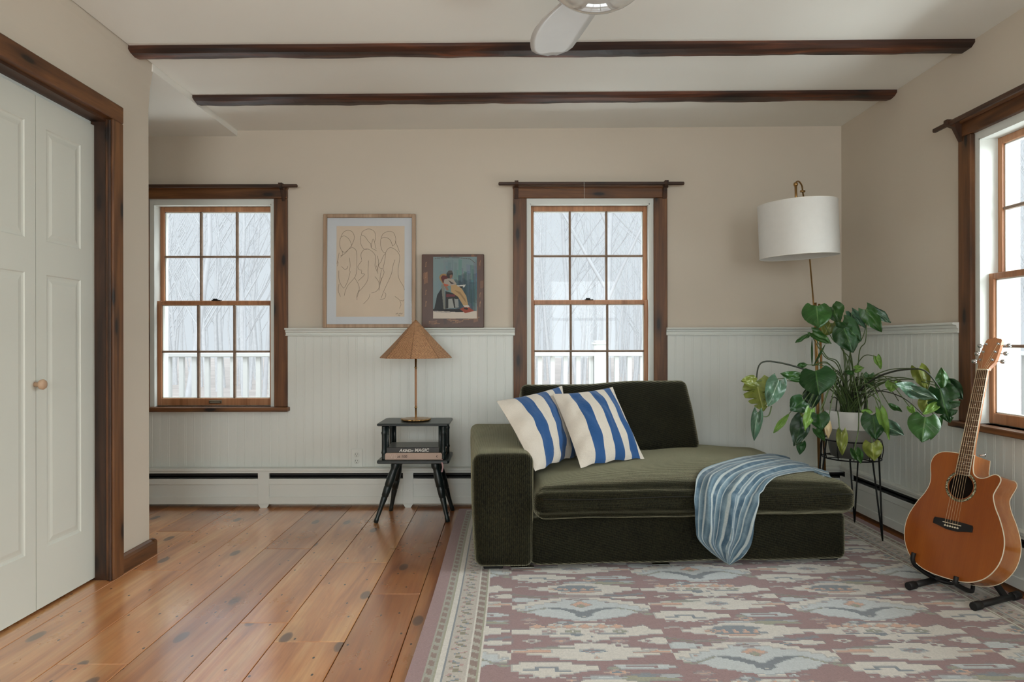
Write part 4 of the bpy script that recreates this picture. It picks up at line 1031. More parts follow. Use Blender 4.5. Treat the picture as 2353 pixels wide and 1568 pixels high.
for i in range(NS + 1):
    s_ = i / NS; a = samp(ctl[0], s_); b = samp(ctl[1], s_); row = []
    for j in range(NT_ + 1):
        q = a.lerp(b, j / NT_); d = Vector(((q.x - CX) / F, 1, -(q.y - CY) / F)).normalized()
        tpl = (pl0 - cam0).dot(pn) / d.dot(pn); P = cam0 + d * tpl
        hit, nn_, ii, dist = BS.ray_cast(cam0, d)
        if hit is not None and hit.z > .318 and dist > tpl - .08: P = hit
        elif hit is None and q.y < 1100:      # past the cushion edge: lie on the nearest part of the cushion
            P = BS.find_nearest(cam0 + d * ((.40 - CZ) / d.z))[0]
        row.append(P)
    G.append(row)
for it in range(8):
    H = [r_[:] for r_ in G]
    for i in range(1, NS):
        for j in range(1, NT_): H[i][j] = (G[i][j] * 2 + G[i-1][j] + G[i+1][j] + G[i][j-1] + G[i][j+1]) / 6
    for i in range(1, NS):
        for j in (0, NT_): H[i][j] = (G[i][j] * 2 + G[i-1][j] + G[i+1][j]) / 4
    G = H
Q = []
for i in range(NS + 1):
    row = []
    for j in range(NT_ + 1):
        du = G[i][min(j+1, NT_)] - G[i][max(j-1, 0)]; dv = G[min(i+1, NS)][j] - G[max(i-1, 0)][j]; n_ = du.cross(dv)
        n_ = n_.normalized() if n_.length > 1e-9 else Vector((0, -1, 0))
        if n_.dot(cam0 - G[i][j]) < 0: n_ = -n_
        s_, t_ = i / NS, j / NT_
        wv_ = .5 + .5 * math.sin(t_ * 17 + s_ * 6 + 1.5 * math.sin(s_ * 5)); w2_ = .5 + .5 * math.sin(t_ * 31 - s_ * 8)
        amp_ = .010 + .020 * min(1, max(0, (s_ - .35) * 3)) 
        tap = min(1, (1 - s_) * 8)
        h_ = .007 + (amp_ * wv_ ** 1.6 + .005 * w2_) * tap + .004 * noise.noise(Vector((s_ * 14, t_ * 9, 2)))
        row.append(G[i][j] + n_ * h_)
    Q.append(row)
mb = MB(); mb.grid(Q)
Q2 = [[p + Vector((0, .0022, -.0022)) for p in r_] for r_ in Q]
mb.grid(Q2); mb.grid([Q[0], Q2[0]]); mb.grid([Q[-1], Q2[-1]]); mb.grid([[r_[0] for r_ in Q], [r_[0] for r_ in Q2]]); mb.grid([[r_[-1] for r_ in Q], [r_[-1] for r_ in Q2]])
t = NT('faded_indigo_cloth')
ua = t.n('ShaderNodeAttribute', attribute_name='uvw'); sp = t.n('ShaderNodeSeparateColor'); t.l(ua.outputs['Color'], sp.inputs[0])
IN1, IN2, CR = lin((64, 92, 110)), lin((112, 136, 148)), lin((182, 190, 188))
rp = t.n('ShaderNodeValToRGB'); rp.color_ramp.interpolation = 'LINEAR'; es = rp.color_ramp.elements
st = [(0, IN2), (.05, CR), (.07, IN1), (.16, IN1), (.175, CR), (.195, IN2), (.27, IN1), (.285, CR), (.30, CR), (.315, IN1), (.36, IN2), (.42, IN1), (.435, CR), (.475, CR), (.49, IN1), (.56, IN1), (.575, CR), (.6, IN2), (.68, IN1), (.695, CR), (.715, IN1), (.8, IN2), (.815, CR), (.86, CR), (.875, IN1), (.96, IN1), (.975, CR), (1, IN2)]
es[0].position, es[0].color = st[0]; es[1].position, es[1].color = st[-1]
for p, c in st[1:-1]: q = es.new(p); q.color = c
t.l(sp.outputs[0], rp.inputs[0]); n_ = t.noise(t.P(), 260, 3); n2_ = t.noise(t.P(), 22, 4)
colp = t.mix(.55, rp.outputs[0], t.ramp(n_, [(.3, (.62, .66, .7, 1)), (.62, (1, 1, 1, 1))]), 'MULTIPLY')
colp = t.mix(t.ramp(n2_, [(.45, (0, 0, 0, 1)), (.8, (.5, .5, .5, 1))]), colp, lin((150, 170, 180)))
t.bump(n_, .4, .003)
THM = t.set(Base_Color=colp, Roughness=.9, Sheen_Weight=.2)
th = mb.build('throw_blanket', THM, fix=False)
a = th.data.color_attributes.new('uvw', 'FLOAT_COLOR', 'CORNER'); arr = []
blk = (NS + 1) * (NT_ + 1)
for pl in th.data.polygons:
    for vi in pl.vertices:
        if vi < 2 * blk: i_, j_ = divmod(vi % blk, NT_ + 1); s_, t_ = i_ / NS, j_ / NT_
        else: s_, t_ = .5, 0
        c = t_ * 1.45 + .34 * max(0, s_ - .42) ; arr += [min(.999, (c % 1.0)), s_, 0, 1]
a.data.foreach_set('color', arr)
tag(th, 'faded indigo striped throw draped over the front of the sofa', 'throw blanket')
#--PART3--
# ------------------------------------------------------------------ plant stand and potted monstera
pcx, pcy = 1.781, 3.45
stand = empty('plant_stand', (pcx, pcy, .009), 'black wire plant stand with hairpin legs holding the potted monstera', 'plant stand')
m = MB()
def ringp(r_, z, n=48): return [Vector((pcx + r_ * math.cos(2*PI*k/n), pcy + r_ * math.sin(2*PI*k/n), z)) for k in range(n + 1)]
m.tube(ringp(.138, .486), .0035, 6, False); m.build('upper_ring', DKMET, stand)
m = MB(); m.tube(ringp(.138, .392), .0035, 6, False); m.build('lower_ring', DKMET, stand)
m = MB()
for k in range(12):
    a = 2*PI*k/12 + .13; d = Vector((math.cos(a), math.sin(a), 0)); c0 = Vector((pcx, pcy, 0))
    m.tube(catmull([c0 + d*.138 + Vector((0,0,.486)), c0 + d*.146 + Vector((0,0,.44)), c0 + d*.138 + Vector((0,0,.392))], 5), .0025, 6)
for k in range(3):
    a = k * PI / 3; d = Vector((math.cos(a), math.sin(a), 0)); c0 = Vector((pcx, pcy, .390)); m.tube([c0 - d*.138, c0 + d*.138], .0028, 6)
m.build('basket_wires', DKMET, stand)
for ang in (-70, 58, 178):
    a = R(ang); f_ = Vector((pcx + .185 * math.cos(a), pcy + .185 * math.sin(a), .012)); m = MB()
    p1 = Vector((pcx + .141 * math.cos(a - .19), pcy + .141 * math.sin(a - .19), .49)); p2 = Vector((pcx + .141 * math.cos(a + .19), pcy + .141 * math.sin(a + .19), .49))
    m.tube([p1, f_ + (p1 - f_) * .02, f_, f_ + (p2 - f_) * .02, p2], .0042, 8); m.build('hairpin_leg', DKMET, stand)

plant = empty('potted_monstera', (pcx, pcy, .394), 'large monstera with drooping split leaves in a white and grey pot', 'houseplant')
t = NT('two_tone_ceramic'); spz = t.n('ShaderNodeSeparateXYZ'); t.l(t.P(), spz.inputs[0])
zz = t.math('MULTIPLY', t.math('SUBTRACT', spz.outputs[2], .4), 4.2)
colp = t.ramp(zz, [(.0, lin((86, 86, 82))), (.30, lin((98, 98, 93))), (.36, lin((128, 126, 118))), (.605, lin((136, 134, 126))), (.612, lin((218, 217, 212)))])
t.bump(t.noise(t.mapv((3, 3, 160)), 1, 3), .2, .002)
POT = t.set(Base_Color=colp, Roughness=.45)
m = MB(); m.lathe([(0, .3955), (.085, .3955), (.096, .402), (.106, .44), (.114, .50), (.118, .56), (.120, .633), (.118, .636), (.113, .633), (.110, .60), (0, .60)], (pcx, pcy, 0), 48); m.build('pot', POT, plant)
m = MB(); m.lathe([(0, .622), (.03, .624), (.08, .618), (.111, .612)], (pcx, pcy, 0), 32); m.build('soil', plain('potting_soil', (38, 30, 24), .95, var=.4, sc=80, bump=.8, bs=120), plant)
def leafmat(name, base, vein, rough=.32):
    t = NT(name); ua = t.n('ShaderNodeAttribute', attribute_name='uvw'); sp = t.n('ShaderNodeSeparateColor'); t.l(ua.outputs['Color'], sp.inputs[0])
    c = t.math('ABSOLUTE', t.math('SUBTRACT', t.math('MULTIPLY', sp.outputs[0], 2), 1))
    lat = t.math('FRACT', t.math('MULTIPLY', t.math('SUBTRACT', sp.outputs[1], t.math('MULTIPLY', c, .32)), 7))
    lv = t.ramp(lat, [(0, (.55, .55, .55, 1)), (.10, (0, 0, 0, 1))]); mid = t.ramp(c, [(.015, (1, 1, 1, 1)), (.05, (0, 0, 0, 1))])
    n = t.noise(t.P(), 14, 3); b = lin(base); col = t.ramp(n, [(.3, tuple(x*.72 for x in b[:3]) + (1,)), (.7, tuple(min(1, x*1.25) for x in b[:3]) + (1,))])
    col = t.mix(t.math('MULTIPLY', lv, .5), col, lin(vein)); col = t.mix(mid, col, lin(vein)); t.bump(lv, .35, .003)
    return t.set(Base_Color=col, Roughness=rough, Specular_IOR_Level=.38)
LM = {'d': leafmat('leaf_dark', (24, 62, 22), (62, 98, 46), .4), 'm': leafmat('leaf_mid', (46, 84, 34), (88, 116, 66)), 's': leafmat('leaf_sheen', (74, 104, 82), (150, 172, 148), .25),  # bluish 's' leaves: window sheen put into a paler base colour
      'y': leafmat('leaf_olive', (112, 122, 50), (156, 160, 90)), 'b': leafmat('leaf_fresh', (104, 142, 58), (150, 172, 104)), 't': leafmat('leaf_faded', (186, 168, 130), (200, 186, 150), .6), 'k': leafmat('leaf_deep', (18, 46, 18), (40, 70, 32), .42)}
def leaf(bx_, by, tx, ty, wpx, Y, mat, kind='h', roll=0, dz=0, fold=.25, curl=.12):
    B = at(1680 + bx_ / 3.564, 660 + by / 3.564, Y); Tp = at(1680 + tx / 3.564, 660 + ty / 3.564, Y + dz)
    L = (Tp - B).length; yv = (Tp - B).normalized(); W_ = wpx / 3.564 / F * Y / 2 / max(.35, math.cos(R(roll)))
    n0 = (Vector((0, 0, CZ)) - B); n0 = (n0 - yv * n0.dot(yv)).normalized(); n0 = Matrix.Rotation(R(roll), 3, yv) @ n0; xv = yv.cross(n0)
    ns, nc = (46, 16) if kind != 'h' else (22, 12); rows_ = []; seed = bx_ * .013 + by * .017
    for i in range(ns + 1):
        s_ = i / ns; w_ = W_ * math.sin(PI * (s_ * .93 + .07) ** .66) ** .9 if s_ < 1 else 0
        if kind == 'n': w_ = W_ * math.sin(PI * min(1, s_ * .97 + .03)) ** .8 if s_ < 1 else 0
        row = []
        for j in range(nc + 1):
            c = j / nc * 2 - 1; ww = w_
            if kind == 'p':
                for sc_, dp in ((.34, .8), (.56, .8), (.76, .6)):
                    sh = sc_ - .05 * (1 if c > 0 else -1) + .10 * (1 - abs(c)); k = math.exp(-((s_ - sh) / .024) ** 2); ww *= 1 - dp * k * min(1, max(0, abs(c) * 1.5 - .2))
            y = s_ * L - (.20 * L * abs(c) ** 1.4 * (1 - s_) ** 3 if kind != 'n' else 0)
            if kind == 'p': y += .05 * L * abs(c)
            x = c * ww; z = fold * abs(x) * (-1) + curl * L * (.25 - (s_ - .5) ** 2) * 1.2 + .05 * W_ * math.sin((s_ - abs(c) * .3) * 44) * abs(c) * .5 + .012 * noise.noise(Vector((s_ * 3 + seed, c * 2, seed)))
            row.append(B + xv * x + yv * y + n0 * z)
        rows_.append(row)
    m = MB(); m.grid(rows_); m.grid([[p - n0 * .0007 for p in r_] for r_ in rows_])
    o = m.build('leaf', LM[mat], plant, fix=False)
    a = o.data.color_attributes.new('uvw', 'FLOAT_COLOR', 'CORNER'); arr = []; blk = (ns+1) * (nc+1)
    for pl in o.data.polygons:
        for vi in pl.vertices:
            i_, j_ = divmod(vi % blk, nc + 1); arr += [j_ / nc, i_ / ns, 0, 1]
    a.data.foreach_set('color', arr); return B
# (base x, y, tip x, y, width, distance, tone, kind, roll, depth of tip, way of the petiole)
LV = [
 (700,160,715,345,225,3.30,'m','h',-8,-.06),(828,165,893,300,140,3.36,'m','h',25,-.04),(985,215,1100,345,95,3.30,'s','h',30,0),(915,290,1066,450,150,3.24,'d','h',10,-.05),
 (925,345,1000,545,205,3.22,'d','h',-5,-.02),(1108,190,1236,377,135,3.26,'m','h',-15,0),(1135,155,1306,300,62,3.28,'s','n',35,-.03),(815,300,755,410,120,3.42,'y','h',0,.02),(872,300,842,455,70,3.46,'y','h',20,0),
 (668,378,822,468,85,3.28,'m','h',30,-.03),(650,385,525,460,38,3.34,'m','n',30,0),(662,650,662,425,16,3.36,'m','n',0,0),(675,650,772,472,18,3.34,'m','n',0,.02),(1190,577,1228,676,60,3.2,'b','h',20,0),
 (1018,680,1088,665,62,3.3,'b','h',10,0),(692,688,722,898,285,3.18,'d','h',4,-.06),(568,745,402,712,88,3.22,'m','h',15,0),(622,640,540,645,44,3.3,'m','n',20,0),
 (205,772,262,1012,250,3.28,'y','p',8,-.05),(205,775,82,770,100,3.26,'y','h',20,-.02),(388,768,302,985,160,3.20,'s','h',-12,-.03),(215,1032,186,1267,92,3.18,'s','h',10,0),(472,1045,345,1200,52,3.16,'b','n',15,0),
 (595,935,482,1015,165,3.14,'d','h',5,-.03),(655,865,672,1000,140,3.3,'k','h',0,0),(590,1085,512,1308,155,3.12,'k','h',-20,-.04),(652,1010,600,1180,78,3.08,'b','h',-25,-.02),
 (718,1045,738,1178,152,3.06,'d','h',5,-.03),(698,1170,766,1265,72,3.14,'m','h',20,0),(582,1045,508,1112,66,3.2,'y','h',0,0),(790,1118,796,1247,56,3.06,'t','h',-20,0),(576,1276,560,1380,74,3.12,'d','h',0,0),
 (905,1192,908,1388,88,3.04,'y','h',5,0),(1012,1342,1062,1452,92,3.04,'m','h',20,0),(1152,1285,1170,1432,148,3.03,'y','h',0,0),(1160,1055,1186,1258,188,3.02,'d','h',-5,-.03),(1218,1022,1296,1258,76,2.98,'b','h',30,0),
 (1262,1138,1415,1222,118,3.06,'s','h',20,-.02),(1462,988,1502,1052,52,2.92,'b','h',0,0),(1288,965,1400,1028,46,3.08,'m','n',15,0),(1318,785,1308,868,100,3.08,'b','h',0,0),(1520,868,1342,800,118,2.90,'s','h',25,-.04),
 (1490,855,1692,928,96,2.86,'s','h',30,-.04),(1532,672,1606,852,132,3.0,'y','h',10,0),(1712,840,1785,1108,235,2.84,'d','p',6,-.03),(1735,830,1722,664,110,2.86,'m','h',10,0),(1768,800,1897,928,145,2.86,'k','h',10,0),
 (1588,1068,1560,1277,235,2.80,'m','h',-4,-.05),(1602,930,1576,1045,120,2.88,'y','h',0,0),(1690,962,1560,1052,72,2.84,'b','h',10,0),(1690,1085,1630,1262,82,2.88,'m','h',10,0),(1132,722,1122,832,92,3.3,'m','h',0,0),
 (930,692,1012,718,40,3.3,'m','n',0,0),(1062,1022,1160,1032,52,3.1,'b','n',10,0)]
custom = {18: [(870,800,3.4),(560,665,3.3),(262,617,3.26),(205,772,3.28)], 44: [(1000,900,3.4),(1150,770,3.15),(1300,705,3.0),(1450,680,2.92),(1590,695,2.86),(1712,840,2.84)],
          47: [(1010,920,3.35),(1180,855,3.1),(1400,910,2.9),(1588,1068,2.8)], 35: [(1000,860,3.3),(1130,880,3.1),(1225,960,3.02),(1190,1030,3.0),(1160,1055,3.02)], 36: [(1000,830,3.3),(1120,800,3.1),(1190,880,3.0),(1225,960,2.98),(1218,1022,2.98)],
          32: [(870,1020,3.3),(880,1080,3.1),(885,1150,3.04),(905,1192,3.04)], 33: [(1045,1000,3.3),(1040,1180,3.05),(1010,1320,3.04),(1012,1342,3.04)], 31: [(625,1120,3.12),(600,1200,3.1),(576,1276,3.12)], 21: [(330,980,3.2),(310,1050,3.18),(270,1065,3.18),(215,1032,3.18)]}
STEM = plain('petiole_green', (84, 104, 58), .45, var=.25, sc=25); WOODST = plain('woody_stem', (44, 48, 34), .6, var=.3, sc=20)
for i, q in enumerate(LV):
    B = leaf(*q[:10])
    if i in custom: P = [at(1680 + a / 3.564, 660 + b / 3.564, y) for a, b, y in custom[i]]
    else:
        sx_, sy_ = 900 + rnd.random() * 110, 960 + rnd.random() * 40; S0 = Vector((pcx + (rnd.random() - .5) * .08, pcy + (rnd.random() - .5) * .08, .615))
        up_ = at(1680 + (sx_ * .45 + q[0] * .55) / 3.564, 660 + (min(q[1], 760) - 30 + 60 * rnd.random()) / 3.564, (pcy + q[5]) / 2)
        md = S0.lerp(up_, .45) + Vector((0, 0, .06)); P = [S0, md, up_ if q[1] > 500 else S0.lerp(B, .7) + Vector((.01, 0, .01)), B]
    m = MB(); C_ = catmull(P, 8); nn_ = len(C_); th_ = .0042 if i in (18, 44) else .0026
    m.tube(C_, [th_ * (1.25 - .55 * k / nn_) for k in range(nn_)], 6); m.build('petiole', WOODST if i in (18, 44, 47) else STEM, plant)
m = MB()
for k in range(15):
    S0 = Vector((pcx + (rnd.random() - .5) * .13, pcy + (rnd.random() - .5) * .13, .615)); a = rnd.random() * 2 * PI; r_ = .04 + .12 * rnd.random(); h = .06 + .17 * rnd.random()
    P = [S0, S0 + Vector((math.cos(a) * r_ * .3, math.sin(a) * r_ * .3, h * .6)), S0 + Vector((math.cos(a) * r_, math.sin(a) * r_ * .7, h)), S0 + Vector((math.cos(a) * r_ * 1.3, math.sin(a) * r_, h * (.5 + .6 * rnd.random())))]
    m.tube(catmull(P, 5), .0016 + .002 * rnd.random(), 5)
for k in range(7):
    S0 = Vector((pcx + (rnd.random() - .5) * .09, pcy - .03 + (rnd.random() - .5) * .06, .61)); m.tube(catmull([S0, S0 + Vector((.01, 0, .08)), S0 + Vector(((rnd.random()-.5)*.08, -.02, .15 + .06*rnd.random()))], 5), [.010, .010, .010, .009, .009, .009, .008, .008, .007, .006, .005][:11], 8)
m.build('main_stems', plain('monstera_stem', (52, 62, 36), .55, var=.35, sc=40), plant)

# ------------------------------------------------------------------ floor lamp
e = empty('floor_lamp', (1.70, 3.84, .0), 'brass floor lamp with a white drum shade behind the monstera', 'floor lamp')
m = MB(); m.lathe([(0, .0), (.115, .0), (.118, .006), (.112, .018), (.03, .022), (.014, .03), (0, .03)], (1.785, 3.80, .0095), 40); m.build('base', BRASS, e)
m = MB(); m.tube([(1.785, 3.80, .03), at(1873, 697, 3.80)], .0085, 14); m.build('pole', BRASS, e)
m = MB(); m.tube([(1.812, 3.80, .20), at(1876, 700, 3.80) + Vector((.016, 0, 0))], .0065, 12); m.build('support_rod', BRASS, e)
pts = [at(1880, 840, 3.79), at(1869, 694, 3.79), at(1861, 597, 3.70), at(1852, 500, 3.61), at(1848, 462, 3.58), at(1845, 441, 3.56), at(1843, 428, 3.545), at(1837, 419, 3.53), at(1831, 419, 3.51), at(1829, 425, 3.50)]
m = MB(); m.tube(catmull(pts, 6), .0042, 10); m.build('arm', BRASS, e)
m = MB(); K = at(1845, 441, 3.56); m.tube([K + Vector((-.012, 0, 0)), K + Vector((.012, 0, 0))], .006, 10); m.build('arm_screw', BRASS, e)
hp = at(1829, 425, 3.50)
m = MB(); m.tube([hp + Vector((0, 0, .004)), hp + Vector((.003, 0, -.125))], .0065, 12); m.lathe([(0, .012), (.009, .009), (.012, 0), (.009, -.009), (0, -.012)], hp, 14); m.build('hanging_rod', BRASS, e)
sc_ = Vector((1.528, 3.50, 1.578)); KS = Matrix.Translation(sc_) @ Matrix.Rotation(R(-2.6), 4, 'Y') @ Matrix.Rotation(R(1.0), 4, 'X')
m = MB(); m.lathe([(.195, -.139), (.195, .139)], (0, 0, 0), 96); m.lathe([(.1935, -.139), (.1935, .139)], (0, 0, 0), 96); m.build('lamp_shade', plain('white_linen_shade', (214, 212, 206), .85, var=.015, sc=30, bump=.25, bs=420), e, M=KS)
for nm, z in (('shade_trim', .139), ('shade_trim', -.139)):
    m = MB(); m.tube([Vector((.1945 * math.cos(2*PI*k/72), .1945 * math.sin(2*PI*k/72), z)) for k in range(73)], .0022, 6, False); m.build(nm, plain('shade_trim_' + str(z), (226, 222, 214), .7), e, M=KS)
m = MB()
for k in range(3): a = k * 2 * PI / 3; m.tube([(0, 0, .128), (.1935 * math.cos(a), .1935 * math.sin(a), .136)], .0018, 6)
m.lathe([(.014, .13), (.02, .128), (.02, .122), (.014, .12)], (0, 0, 0), 20); m.build('shade_spider', BRASS, e, M=KS)
m = MB(); m.lathe([(0, .12), (.016, .12), (.017, .07), (.012, .065), (.028, .03), (.03, .01), (.02, -.015), (0, -.022)], (0, 0, 0), 24); m.build('light_bulb', plain('frosted_glass_bulb', (232, 230, 222), .3), e, M=KS)

# ------------------------------------------------------------------ guitar
GM = Matrix(((0.34668133, 0.26957946, -0.89840914), (-0.93787839, 0.11392902, -0.32772596), (0.01400668, 0.95621498, 0.29232981)))
GP = Vector((1.80578, 2.69841, -.73542)); GS = .965
def G4(u, v, n): return (GM @ Vector((u, v, n))) * (GS / 1000) + GP * GS + Vector((0, 0, CZ))
GT = Matrix.Translation(GP * GS + Vector((0, 0, CZ))) @ (GM * (GS / 1000)).to_4x4()
gt = empty('acoustic_guitar', tuple(G4(0, -200, -50)), 'orange brown cutaway acoustic guitar leaning by the right window', 'guitar')
def ggen(name, base, hi, rough=.18, coat=.6, vec=(.0, 0, 0)):
    t = NT(name); Mi = (GM.transposed()).to_3x3().to_euler()
    tc = t.n('ShaderNodeMapping', vector_type='POINT'); tc.inputs['Rotation'].default_value = tuple(Mi); t.l(t.P(), tc.inputs['Vector'])
    n1 = t.noise(t.mapv((9, 1.5, 9), tc.outputs[0]), 1, 4, .6); n2 = t.noise(t.mapv((260, 3, 260), tc.outputs[0]), 1, 3)
    col = t.ramp(n1, [(.3, lin(base)), (.7, lin(hi))]); col = t.mix(.35, col, t.ramp(n2, [(.3, (.7, .66, .6, 1)), (.65, (1, 1, 1, 1))]), 'MULTIPLY')
    return t.set(Base_Color=col, Roughness=rough, Coat_Weight=coat, Coat_Roughness=.12)
CEDAR = ggen('cedar_top', (136, 66, 18), (164, 90, 32), .3, .3); SIDEW = ggen('mahogany_side', (158, 84, 36), (204, 134, 76), .15); NECKW = ggen('neck_wood', (170, 108, 66), (196, 134, 90), .35, .2)
IVORY = plain('ivory_binding', (220, 208, 182), .35, var=.02); EBONY = plain('ebony', (24, 22, 22), .35); ROSEW = plain('rosewood_board', (92, 66, 50), .45, var=.2, sc=40)
left = [(0,-215),(-55,-213),(-105,-202),(-155,-172),(-190,-120),(-203,-62),(-197,-5),(-172,55),(-146,100),(-132,140),(-133,175),(-142,212),(-144,238),(-134,266),(-108,284),(-70,290),(-28,290)]
right = [(30,290),(32,262),(34,238),(42,215),(58,204),(78,203),(98,212),(116,224),(132,226),(144,217),(147,203),(142,185),(135,165),(131,140),(146,100),(172,55),(197,-5),(203,-62),(190,-120),(155,-172),(105,-202),(55,-213)]
oL = [(p.x, p.y) for p in catmull([Vector((*p, 0)) for p in left], 6)]; oR = [(p.x, p.y) for p in catmull([Vector((*p, 0)) for p in right], 6)]
extra = [(p.x, p.y) for p in catmull([Vector((55,-213,0)), Vector((0,-215,0))], 4)][1:-1]
out = oL + oR + extra; no = len(out)
hole = [(50 * math.cos(2*PI*k/48), 156 + 50 * math.sin(2*PI*k/48)) for k in range(48)]
m = MB(); tri = geometry.tessellate_polygon([[Vector((*p, 0)) for p in out], [Vector((*p, 0)) for p in hole[::-1]]]); allp = out + hole[::-1]
m.add([G4(x, y, 0) for x, y in allp], [tuple(t_) for t_ in tri]); m.add([G4(x, y, -3) for x, y in allp], [tuple(t_) for t_ in tri])
m.add([G4(x, y, n_) for n_ in (0, -3) for x, y in hole], [(k, (k+1) % 48, (k+1) % 48 + 48, k + 48) for k in range(48)]); m.build('soundboard', CEDAR, gt)
m = MB(); m.add([G4(x, y, n_) for n_ in (0, -100) for x, y in out], [(k, (k+1) % no, (k+1) % no + no, k + no) for k in range(no)], True); m.build('side', SIDEW, gt, fix=False)
m = MB(); tri = geometry.tessellate_polygon([[Vector((*p, 0)) for p in out]]); m.add([G4(x * .97, (y-37) * .97 + 37, -95) for x, y in out], [tuple(t_) for t_ in tri]); m.build('shade_lining', plain('soundhole_shade_brown', (40, 28, 20), .9), gt)  # added lining, the soundhole's shade put into its dark colour
m = MB(); m.add([G4(x, y, -100) for x, y in out], [tuple(t_) for t_ in tri]); m.build('back', SIDEW, gt)
for n_, r_ in ((-1.5, 2.3), (-98.5, 2.0)):
    m = MB(); m.tube([G4(x, y, n_) for x, y in out + out[:1]], r_ * GS / 1000, 6, False); m.build('binding', IVORY, gt)
def gring(r0, r1, n_, name, mat, par):
    m = MB(); A = [[G4(r * math.cos(2*PI*k/64), 156 + r * math.sin(2*PI*k/64), n_) for k in range(65)] for r in (r0, r1)]; m.grid(A, False); m.grid([[p for p in A[0]], [p - GM @ Vector((0, 0, .0003)) for p in A[0]]], False); return m.build(name, mat, par)
t = NT('abalone_inlay'); vo = t.n('ShaderNodeTexVoronoi', i_Scale=260.0); t.l(t.P(), vo.inputs['Vector']); sp = t.n('ShaderNodeSeparateColor'); t.l(vo.outputs['Color'], sp.inputs[0])
ABA = t.set(Base_Color=t.ramp(sp.outputs[0], [(.2, lin((60, 60, 44))), (.5, lin((132, 128, 96))), (.8, lin((184, 180, 150)))]), Roughness=.2)
ro = gring(54.5, 62, .35, 'rosette', ABA, gt); gring(53, 54.5, .3, 'rosette_line', EBONY, ro); gring(62, 63.5, .3, 'rosette_line', EBONY, ro)
# neck, fretboard, headstock
fw_ = lambda v: 21.5 + (28 - 21.5) * (648 - v) / 444
m = MB(); rr = []
for v_, dep in ((262, 88), (272, 84), (284, 60), (296, 38), (312, 27), (340, 23), (500, 21), (630, 19), (648, 19), (660, 22)):
    w_ = fw_(v_) - .5 if v_ < 650 else 20; w_ *= 1 if v_ > 300 else .9
    rr.append([G4(w_ * math.cos(a), v_, -dep * abs(math.sin(a)) ** .8 + .5) for a in [PI * k / 12 for k in range(13)]])
m.grid(rr); m.grid([[r_[0] for r_ in rr], [r_[-1] for r_ in rr]], False); m.add(rr[0], [tuple(range(13))]); m.add(rr[-1], [tuple(range(13))]); neck = m.build('neck', NECKW, gt)
m = MB(); 
def gbox(m, P0, P1, n0, n1):   # tapered slab: P=(v, halfwidth)
    (va, wa), (vb, wb) = P0, P1; vs = [G4(-wa, va, n0), G4(wa, va, n0), G4(wb, vb, n0), G4(-wb, vb, n0), G4(-wa, va, n1), G4(wa, va, n1), G4(wb, vb, n1), G4(-wb, vb, n1)]
    m.add(vs, [(0,3,2,1),(4,5,6,7),(0,1,5,4),(1,2,6,5),(2,3,7,6),(3,0,4,7)])
gbox(m, (202, 28), (648, 21.5), .3, 7); fb_ = m.build('fretboard', ROSEW, gt)
for sg in (-1, 1):
    m = MB(); m.tube([G4(sg * 28.2, 202, 5), G4(sg * 21.8, 648, 5)], .0021, 6); m.build('board_binding', IVORY, fb_)
m = MB()
for k in range(1, 21):
    v_ = 648 * 2 ** (-k / 12); w_ = fw_(v_) ; m.tube([G4(-w_, v_, 7.2), G4(w_, v_, 7.2)], .0009, 6)
m.build('fret_wires', plain('fret_nickel', (196, 184, 164), .3, .8), fb_)
m = MB()
for k in (3, 5, 7, 9, 12, 15, 17):
    v_ = 648 * (2 ** (-k / 12) + 2 ** (-(k - 1) / 12)) / 2; K = [G4(3 * math.cos(a), v_ + 3 * math.sin(a), 7.15) for a in [2*PI*q/12 for q in range(12)]]; m.add(K, [tuple(range(12))])
m.build('fret_markers', plain('pearl_dot', (190, 186, 176), .3), fb_)
m = MB(); gbox(m, (648, 22), (653, 22), 0, 9.5); m.build('nut', IVORY, gt)
th_ = R(13); HD = lambda u, s_, d: G4(u, 653 + s_ * math.cos(th_) + d * math.sin(th_), 2 - s_ * math.sin(th_) + d * math.cos(th_))
hp_ = [(-21, 0), (-23, 10), (-29, 22), (-36, 34), (-37, 60), (-35, 110), (-32, 138), (-26, 146), (-10, 149), (-4, 152), (0, 156), (4, 152), (10, 149), (26, 146), (32, 138), (35, 110), (37, 60), (36, 34), (29, 22), (23, 10), (21, 0)]
m = MB(); nh = len(hp_); tri = geometry.tessellate_polygon([[Vector((*p, 0)) for p in hp_]]); m.add([HD(x, y, 0) for x, y in hp_], [tuple(q) for q in tri]); m.add([HD(x, y, -15) for x, y in hp_], [tuple(q)[::-1] for q in tri])
m.add([HD(x, y, d) for d in (0, -15) for x, y in hp_], [(k, (k+1) % nh, (k+1) % nh + nh, k + nh) for k in range(nh)]); m.build('headstock', NECKW, gt)
posts = []
for s_ in (44, 82, 120):
    for sg in (-1, 1):
        pu = 25 * sg; m = MB(); m.tube([HD(pu, s_, -1), HD(pu, s_, 9)], .0030, 12); m.tube([HD(pu, s_, .2), HD(pu, s_, 1.8)], .0055, 12)
        m.tube([HD(pu, s_, -12), HD(pu + 24 * sg, s_, -12)], .0022, 8)
        P = [HD(pu + sg * (24 + q), s_, -12) for q in (0, 2, 6, 12, 17, 19)]; m.tube(P, [.003, .0065, .0085, .009, .007, .003], 12)
        m.build('tuning_peg', CHROME, gt); posts.append((pu, s_))
order = [(-25, 44), (-25, 82), (-25, 120), (25, 120), (25, 82), (25, 44)]
